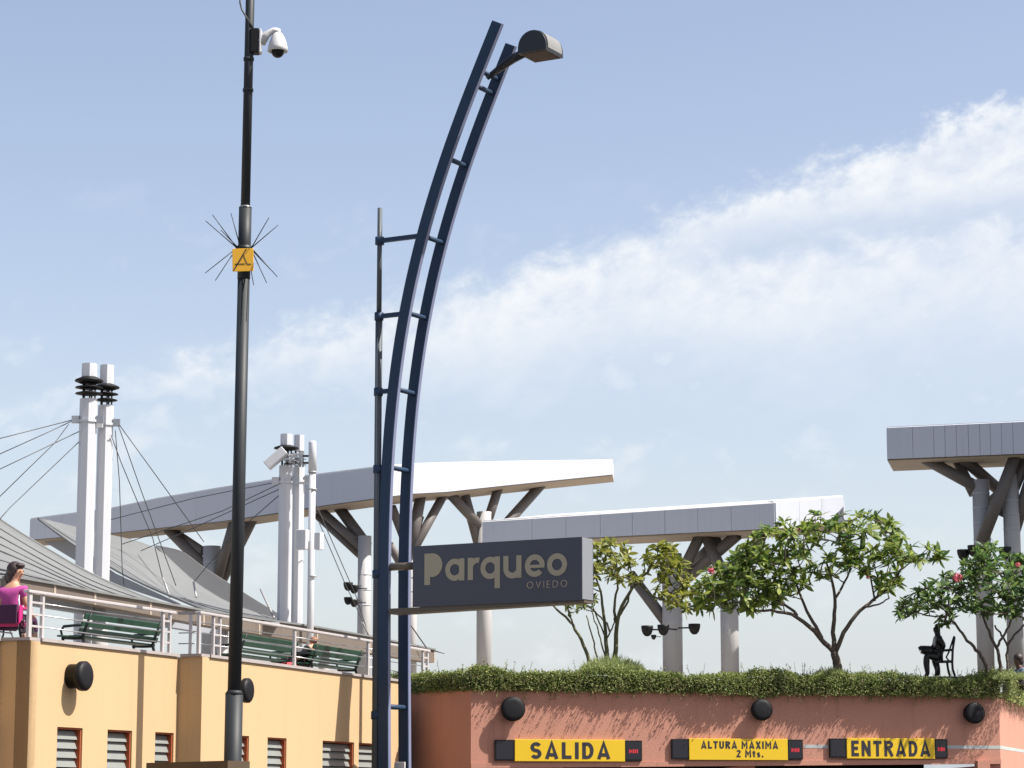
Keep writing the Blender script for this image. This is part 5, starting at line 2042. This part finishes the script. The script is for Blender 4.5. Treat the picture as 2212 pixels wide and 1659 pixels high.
# wide tree in the middle of the planter
tree('wide green tree with an umbrella crown on a forked trunk, mid planter', 'flowering_tree', 62.4, (1808, 1450),
     [([(1809, 1458, 0), (1807, 1430, 0), (1803, 1408, 0)], .105, .085),
      ([(1803, 1410, 0), (1765, 1370, -.1), (1722, 1330, -.2), (1680, 1318, -.4), (1620, 1320, -.5)], .062, .022),
      ([(1722, 1330, -.2), (1690, 1300, .1), (1640, 1288, .3)], .035, .02),
      ([(1775, 1378, -.1), (1745, 1325, .3), (1728, 1285, .5), (1715, 1240, .6)], .045, .02),
      ([(1803, 1410, 0), (1800, 1350, .1), (1806, 1290, .1), (1800, 1265, .0), (1785, 1215, -.1)], .058, .022),
      ([(1806, 1290, .1), (1830, 1250, .5), (1850, 1190, .7)], .03, .015),
      ([(1805, 1408, 0), (1820, 1370, -.1), (1850, 1325, -.2), (1880, 1300, -.1), (1912, 1280, .1), (1950, 1225, .3)], .055, .02),
      ([(1866, 1312, -.2), (1895, 1308, -.4), (1920, 1292, -.5)], .025, .014),
      ([(1890, 1298, 0), (1878, 1240, .2), (1880, 1180, .3)], .024, .014),
      ([(1940, 1235, .2), (1980, 1205, .2), (2036, 1206, .1)], .02, .01)],
     [([(1490, 1300), (1505, 1262), (1560, 1225), (1600, 1172), (1650, 1146), (1712, 1118), (1730, 1108), (1790, 1112), (1850, 1110), (1915, 1112), (1950, 1150), (1930, 1210), (1900, 1250), (1840, 1250), (1790, 1262), (1740, 1265), (1690, 1300), (1600, 1318), (1520, 1312)], 265, 0),
      ([(1930, 1150), (1985, 1180), (2045, 1192), (2030, 1212), (1985, 1218), (1950, 1250), (1918, 1282), (1890, 1262), (1900, 1200)], 60, 0),
      ([(1500, 1240), (1620, 1180), (1700, 1200), (1700, 1300), (1600, 1322), (1510, 1315)], 120, .3)],
     M['leaf'], M['bark'], .262, .62, None, (8, 12), 200, [(1537, 1233, -.6, .10), (1724, 1142, -.5, .07), (1716, 1150, -.5, .05), (1875, 1247, -.6, .05)], seed=3)
# yellowish tree beside the sign
tree('sparse yellowish tree with many thin stems, right of the parking sign', 'flowering_tree', 62.0, (1318, 1440),
     [([(1312, 1450, 0), (1310, 1400, 0), (1308, 1350, .05), (1300, 1300, .1), (1290, 1250, .2)], .055, .02),
      ([(1326, 1450, 0), (1330, 1390, 0), (1334, 1330, -.05), (1356, 1280, -.1), (1378, 1255, -.1), (1420, 1215, -.2)], .06, .02),
      ([(1330, 1345, 0), (1326, 1310, .1), (1335, 1265, .2), (1330, 1210, .3)], .035, .015),
      ([(1332, 1335, 0), (1352, 1310, 0), (1366, 1265, 0), (1362, 1225, .1)], .03, .013),
      ([(1378, 1255, -.1), (1410, 1290, -.1), (1432, 1300, -.2), (1460, 1270, -.2)], .026, .014),
      ([(1318, 1440, 0), (1312, 1385, .1), (1288, 1330, .2), (1272, 1290, .3)], .024, .012),
      ([(1310, 1380, 0), (1322, 1360, -.1), (1328, 1330, -.1)], .02, .014)],
     [([(1268, 1184), (1320, 1168), (1352, 1182), (1392, 1225), (1400, 1178), (1440, 1172), (1470, 1190), (1478, 1220), (1420, 1232), (1385, 1262), (1345, 1262), (1300, 1240), (1272, 1260)], 95, 0),
      ([(1420, 1225), (1480, 1215), (1500, 1270), (1490, 1318), (1440, 1325), (1415, 1280)], 50, 0),
      ([(1270, 1255), (1305, 1275), (1290, 1310), (1272, 1290)], 5, 0)],
     M['leafyellow'], M['barkgreen'], .235, .42, None, (7, 10), 120, seed=5)
# thin leaning stems under the sign
tree('slim leaning sapling with few leaves, under the right end of the parking sign', 'sapling', 61.7, (1274, 1428),
     [([(1276, 1440, 0), (1262, 1395, 0), (1240, 1352, 0), (1210, 1322, 0), (1186, 1302, .1)], .045, .02),
      ([(1238, 1350, 0), (1228, 1325, 0), (1226, 1306, 0)], .022, .012),
      ([(1292, 1440, 0), (1284, 1385, 0), (1270, 1348, 0), (1268, 1330, 0)], .022, .013),
      ([(1308, 1420, .1), (1296, 1375, .1), (1285, 1345, 0), (1277, 1310, 0)], .02, .012),
      ([(1240, 1300, .2), (1272, 1310, .2), (1306, 1340, .2), (1320, 1365, .2)], .012, .022)],
     [([(1205, 1302), (1272, 1298), (1268, 1322), (1222, 1322)], 12, 0), ([(1262, 1296), (1290, 1290), (1285, 1312)], 4, 0)],
     M['leaf'], M['barkgreen'], .185, .2, None, (3, 6), 30, seed=8)
# right hand tree
tree('dark leaved tree with pink flowers over the statue at the right edge', 'flowering_tree', 62.9, (2168, 1462),
     [([(2140, 1468, 0), (2130, 1435, 0), (2115, 1408, 0), (2094, 1390, 0), (2078, 1370, 0), (2062, 1345, 0), (2040, 1318, 0)], .05, .02),
      ([(2166, 1470, .1), (2158, 1425, .1), (2152, 1398, .1), (2138, 1370, .1), (2124, 1335, .1), (2116, 1290, .1)], .045, .02),
      ([(2152, 1400, .1), (2170, 1370, .1), (2184, 1345, .2), (2190, 1310, .2)], .032, .016),
      ([(2176, 1470, .2), (2176, 1430, .2), (2176, 1392, .2), (2160, 1365, .2), (2148, 1350, .2)], .034, .02),
      ([(2176, 1394, .2), (2192, 1370, .2), (2215, 1350, .3), (2240, 1320, .3)], .03, .015),
      ([(2040, 1345, -.1), (2050, 1310, -.1), (2046, 1275, -.1)], .026, .014), ([(2046, 1330, 0), (2010, 1332, 0), (1975, 1322, 0), (1945, 1325, 0)], .02, .01)],
     [([(1928, 1322), (1955, 1292), (1985, 1270), (2040, 1238), (2090, 1215), (2130, 1180), (2165, 1205), (2215, 1200), (2280, 1235), (2300, 1320), (2220, 1335), (2150, 1330), (2100, 1318), (2040, 1322), (1990, 1325), (1950, 1338)], 320, 0),
      ([(2025, 1318), (2060, 1318), (2055, 1350), (2030, 1348)], 7, 0), ([(2095, 1180), (2130, 1162), (2160, 1190), (2120, 1220)], 14, .6)],
     M['leafdark'], M['bark'], .215, .52, None, (8, 12), 150, [(2068, 1249, -.8, .12), (2199, 1221, -.6, .07)], seed=13)

# ------------------------------------------------------------------ hedge on the roof edge
hx = [850, 885, 930, 950, 1000, 1050, 1100, 1150, 1240, 1300, 1380, 1500, 1545, 1600, 1640, 1680, 1750, 1850, 1950, 2020, 2045, 2060, 2100, 2150, 2212, 2400]
hy = [1462, 1463, 1456, 1449, 1453, 1446, 1453, 1454, 1450, 1448, 1453, 1458, 1461, 1460, 1451, 1453, 1457, 1458, 1462, 1464, 1470, 1468, 1462, 1456, 1458, 1470]
ox = [850, 1018, 1100, 1250, 1400, 1480, 1560, 1640, 1720, 1800, 1900, 1990, 2080, 2160, 2400]
oy = [.08, .06, .07, .11, .12, .15, .27, .13, .21, .22, .28, .30, .26, .22, .35]
hang_x = [850, 1000, 1500, 1600, 1650, 1700, 1900, 2160, 2250]
hang_y = [.04, .05, .07, .12, .18, .10, .10, .14, .25]
hedge = thing('hedge', 'long leafy green hedge spilling over the edge of the salmon wall', 'hedge', KC + UP * PT)
segs = [(KL, KC, nl), (KC, KR, NP), (KR, KR + TRR * 6, NRR)]


def path_pt(si, u):
    a, b, n = segs[si]
    p = a.lerp(b, u)
    return p, n


def hedge_dims(si, u):
    p, n = path_pt(si, u)
    x, _ = px_of(p + UP * PT)
    h = P(x, float(np.interp(x, hx, hy)), p.y + 0.4).z - PT
    return p, n, x, max(.18, h), float(np.interp(x, ox, oy)), float(np.interp(x, hang_x, hang_y))


def lump(s):
    return .5 * math.sin(s * 1.9 + .4) + .3 * math.sin(s * 4.3 + 1.7) + .2 * math.sin(s * 9.1)


core = MB()  # unseen dark core, added inside the leaves to block light
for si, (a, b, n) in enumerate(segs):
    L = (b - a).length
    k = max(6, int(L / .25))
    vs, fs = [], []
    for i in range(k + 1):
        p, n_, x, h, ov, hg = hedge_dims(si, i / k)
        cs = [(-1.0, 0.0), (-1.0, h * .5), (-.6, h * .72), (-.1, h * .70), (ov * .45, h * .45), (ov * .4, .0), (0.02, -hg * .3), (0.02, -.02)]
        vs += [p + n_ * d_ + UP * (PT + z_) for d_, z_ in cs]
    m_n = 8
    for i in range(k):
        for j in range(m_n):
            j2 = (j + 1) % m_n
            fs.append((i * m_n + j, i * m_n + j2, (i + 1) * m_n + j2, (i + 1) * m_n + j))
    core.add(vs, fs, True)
core.build('light_block_core', mat('hedge_core_dark', (0.022, 0.030, 0.012), .95, var=.4, vscale=9), hedge, kind='stuff')

rnd = random.Random(21)
VV, FF = [], []


def add_leaf(c, dr, nn, ln, w):
    """bent rhombic leaf of four corners"""
    side = dr.cross(nn)
    if side.length < 1e-4:
        return
    side.normalize()
    nn = side.cross(dr)
    k = len(VV)
    mid_p = c + dr * (ln * .5) + nn * (ln * .12)
    VV.extend([c, mid_p + side * (w * .5), c + dr * ln, mid_p - side * (w * .5)])
    FF.append((k, k + 1, k + 2, k + 3))


def rv(s=1.0):
    return Vector((rnd.gauss(0, s), rnd.gauss(0, s), rnd.gauss(0, s)))


for si, count in ((0, 6500), (1, 44000), (2, 11000)):
    a, b, n0 = segs[si]
    L = (b - a).length
    for _ in range(count):
        u = rnd.random()
        p, n_, x, h, ov, hg = hedge_dims(si, u)
        lmp = lump(u * L + si * 7)
        h *= 1 + .22 * lmp + rnd.gauss(0, .05)
        ov2 = ov * (1 + .35 * lump(u * L * 1.3 + 5 + si))
        th = rnd.uniform(-.55, 2.6)          # from hanging front round over the top
        rr = rnd.uniform(.74, 1.04)
        if th < 0:
            dd, zz_ = ov2 * rnd.uniform(.3, 1.0), th / .55 * hg
        elif th < 1.57:
            dd, zz_ = ov2 * math.cos(th) ** .6 * rr, h * math.sin(th) ** .8 * rr
        else:
            dd, zz_ = -.9 * (th - 1.57) * rnd.uniform(.6, 1), h * rr * (1 - .1 * (th - 1.57))
        c = p + n_ * dd + UP * (PT + zz_) + rv(.018)
        out = (n_ * max(0.1, math.cos(th)) + UP * max(0.15, math.sin(th)) + rv(.55)).normalized()
        dr = (out + rv(.7)).normalized()
        ln = rnd.uniform(.032, .072)
        add_leaf(c, dr, out * .5 + UP * .75 + rv(.55), ln, ln * rnd.uniform(.5, .75))
# sprigs sticking out of the front face, they throw the long streaks on the wall
stems = MB()
for si, count in ((0, 26), (1, 640), (2, 90)):
    a, b, n0 = segs[si]
    L = (b - a).length
    for _ in range(count):
        u = rnd.random()
        p, n_, x, h, ov, hg = hedge_dims(si, u)
        t_ = (b - a).normalized()
        s0 = p + n_ * (ov * rnd.uniform(.3, .8)) + UP * (PT + rnd.uniform(-.05, h * .75))
        dr = (n_ * rnd.uniform(.4, 1.1) + t_ * rnd.gauss(0, .45) + UP * rnd.uniform(-.45, .35)).normalized()
        ln = rnd.uniform(.12, .40) * (0.75 + ov * 1.2)
        q = [s0, s0 + dr * ln * .5 + UP * rnd.uniform(-.02, .02), s0 + dr * ln - UP * rnd.uniform(0, .10)]
        stems.tube(q, [.006, .0045, .002], 4, cap=False)
        for k in range(rnd.randint(4, 9)):
            w = rnd.uniform(.15, 1)
            c = q[0].lerp(q[1], w * 2) if w < .5 else q[1].lerp(q[2], w * 2 - 1)
            l2 = rnd.uniform(.025, .05)
            add_leaf(c, (dr + rv(.9)).normalized(), UP + rv(.7), l2, l2 * .6)
# weeds rising above the top
for _ in range(190):
    si = 1 if rnd.random() < .86 else rnd.choice((0, 2))
    a, b, n0 = segs[si]
    u = rnd.random()
    p, n_, x, h, ov, hg = hedge_dims(si, u)
    s0 = p - n_ * rnd.uniform(-.05, .5) + UP * (PT + h * .8)
    dr = (UP + rv(.28)).normalized()
    ln = rnd.choice((.10, .14, .18, .18, .26, .36))
    q = [s0, s0 + dr * ln * .6, s0 + dr * ln + rv(.02)]
    stems.tube(q, [.006, .004, .0025], 4, cap=False)
    for k in range(rnd.randint(3, 9)):
        w = rnd.uniform(.3, 1)
        c = s0 + dr * (ln * w)
        l2 = rnd.uniform(.022, .05)
        add_leaf(c, (dr * .4 + rv(.8)).normalized(), rv(1), l2, l2 * .55)
# strands trailing down the wall
for _ in range(150):
    si = 1 if rnd.random() < .7 else 2
    a, b, n0 = segs[si]
    u = rnd.random() ** (.6 if si == 1 else 1.6)
    p, n_, x, h, ov, hg = hedge_dims(si, u)
    s0 = p + n_ * (ov * rnd.uniform(.3, .9)) + UP * (PT + rnd.uniform(-.05, .1))
    ln = rnd.uniform(.10, .32) * (1.5 if si == 2 else 1)
    q = [s0, s0 + n_ * rnd.uniform(0, .06) - UP * ln * .5, s0 + rv(.02) - UP * ln]
    stems.tube(q, [.005, .004, .002], 4, cap=False)
    for k in range(rnd.randint(4, 12)):
        w = rnd.uniform(.1, 1)
        l2 = rnd.uniform(.025, .055)
        add_leaf(s0 - UP * ln * w + rv(.012), (UP * -.6 + rv(.7)).normalized(), n_ + rv(.6), l2, l2 * .6)
fast_mesh('leaves', [tuple(v) for v in VV], FF, M['hedge'], hedge, 'stuff', smooth=False)
stems.build('sprigs', M['twig'], hedge, kind='stuff', fix=False)


def tuft(label, x, y, d, w, h, count, m_='grassy', seed=4):
    r2 = random.Random(seed)
    c = P(x, y, d)
    root = thing('grass_clump', label, 'grass clump', c, 'grass clumps in the roof planter')
    V_, F_ = [], []
    for _ in range(count):
        a, k = r2.uniform(0, 6.283), math.sqrt(r2.random())
        b0 = c + Vector((math.cos(a) * k * w, math.sin(a) * k * w * .8, 0))
        hgt = h * (1 - .75 * k * k) * r2.uniform(.45, 1.05)
        dr = Vector((math.cos(a) * k * .7 + r2.gauss(0, .3), math.sin(a) * k * .6 + r2.gauss(0, .3), 1)).normalized()
        sd2 = dr.orthogonal().normalized()
        sd2 = Matrix.Rotation(r2.uniform(0, 6.28), 3, dr) @ sd2
        st = b0 + dr * hgt * r2.uniform(0, .8)
        ln = r2.uniform(.07, .16) * (h / .5) ** .5
        wd = .007
        i = len(V_)
        V_ += [st - sd2 * wd, st + sd2 * wd, st + dr * ln * .6 + sd2 * wd * .7 + sd2.cross(dr) * .01, st + dr * ln * .6 - sd2 * wd * .7 + sd2.cross(dr) * .01, st + dr * ln + sd2.cross(dr) * .035]
        F_ += [(i, i + 1, i + 2, i + 3), (i + 3, i + 2, i + 4)]
    fast_mesh('blades', [tuple(v) for v in V_], F_, M[m_], root, 'stuff', smooth=False)
    return root


tuft('rounded pale green grass clump at the foot of the sparse yellowish tree', 1322, 1456, 61.6, .69, .55, 9000, seed=4)
tuft('small dry grass clump at the foot of the wide tree', 1796, 1462, 62.1, .38, .30, 1500, seed=9)
tuft('small grass clump below the dark leaved tree at the right edge', 2190, 1468, 62.6, .5, .26, 1500, seed=15)
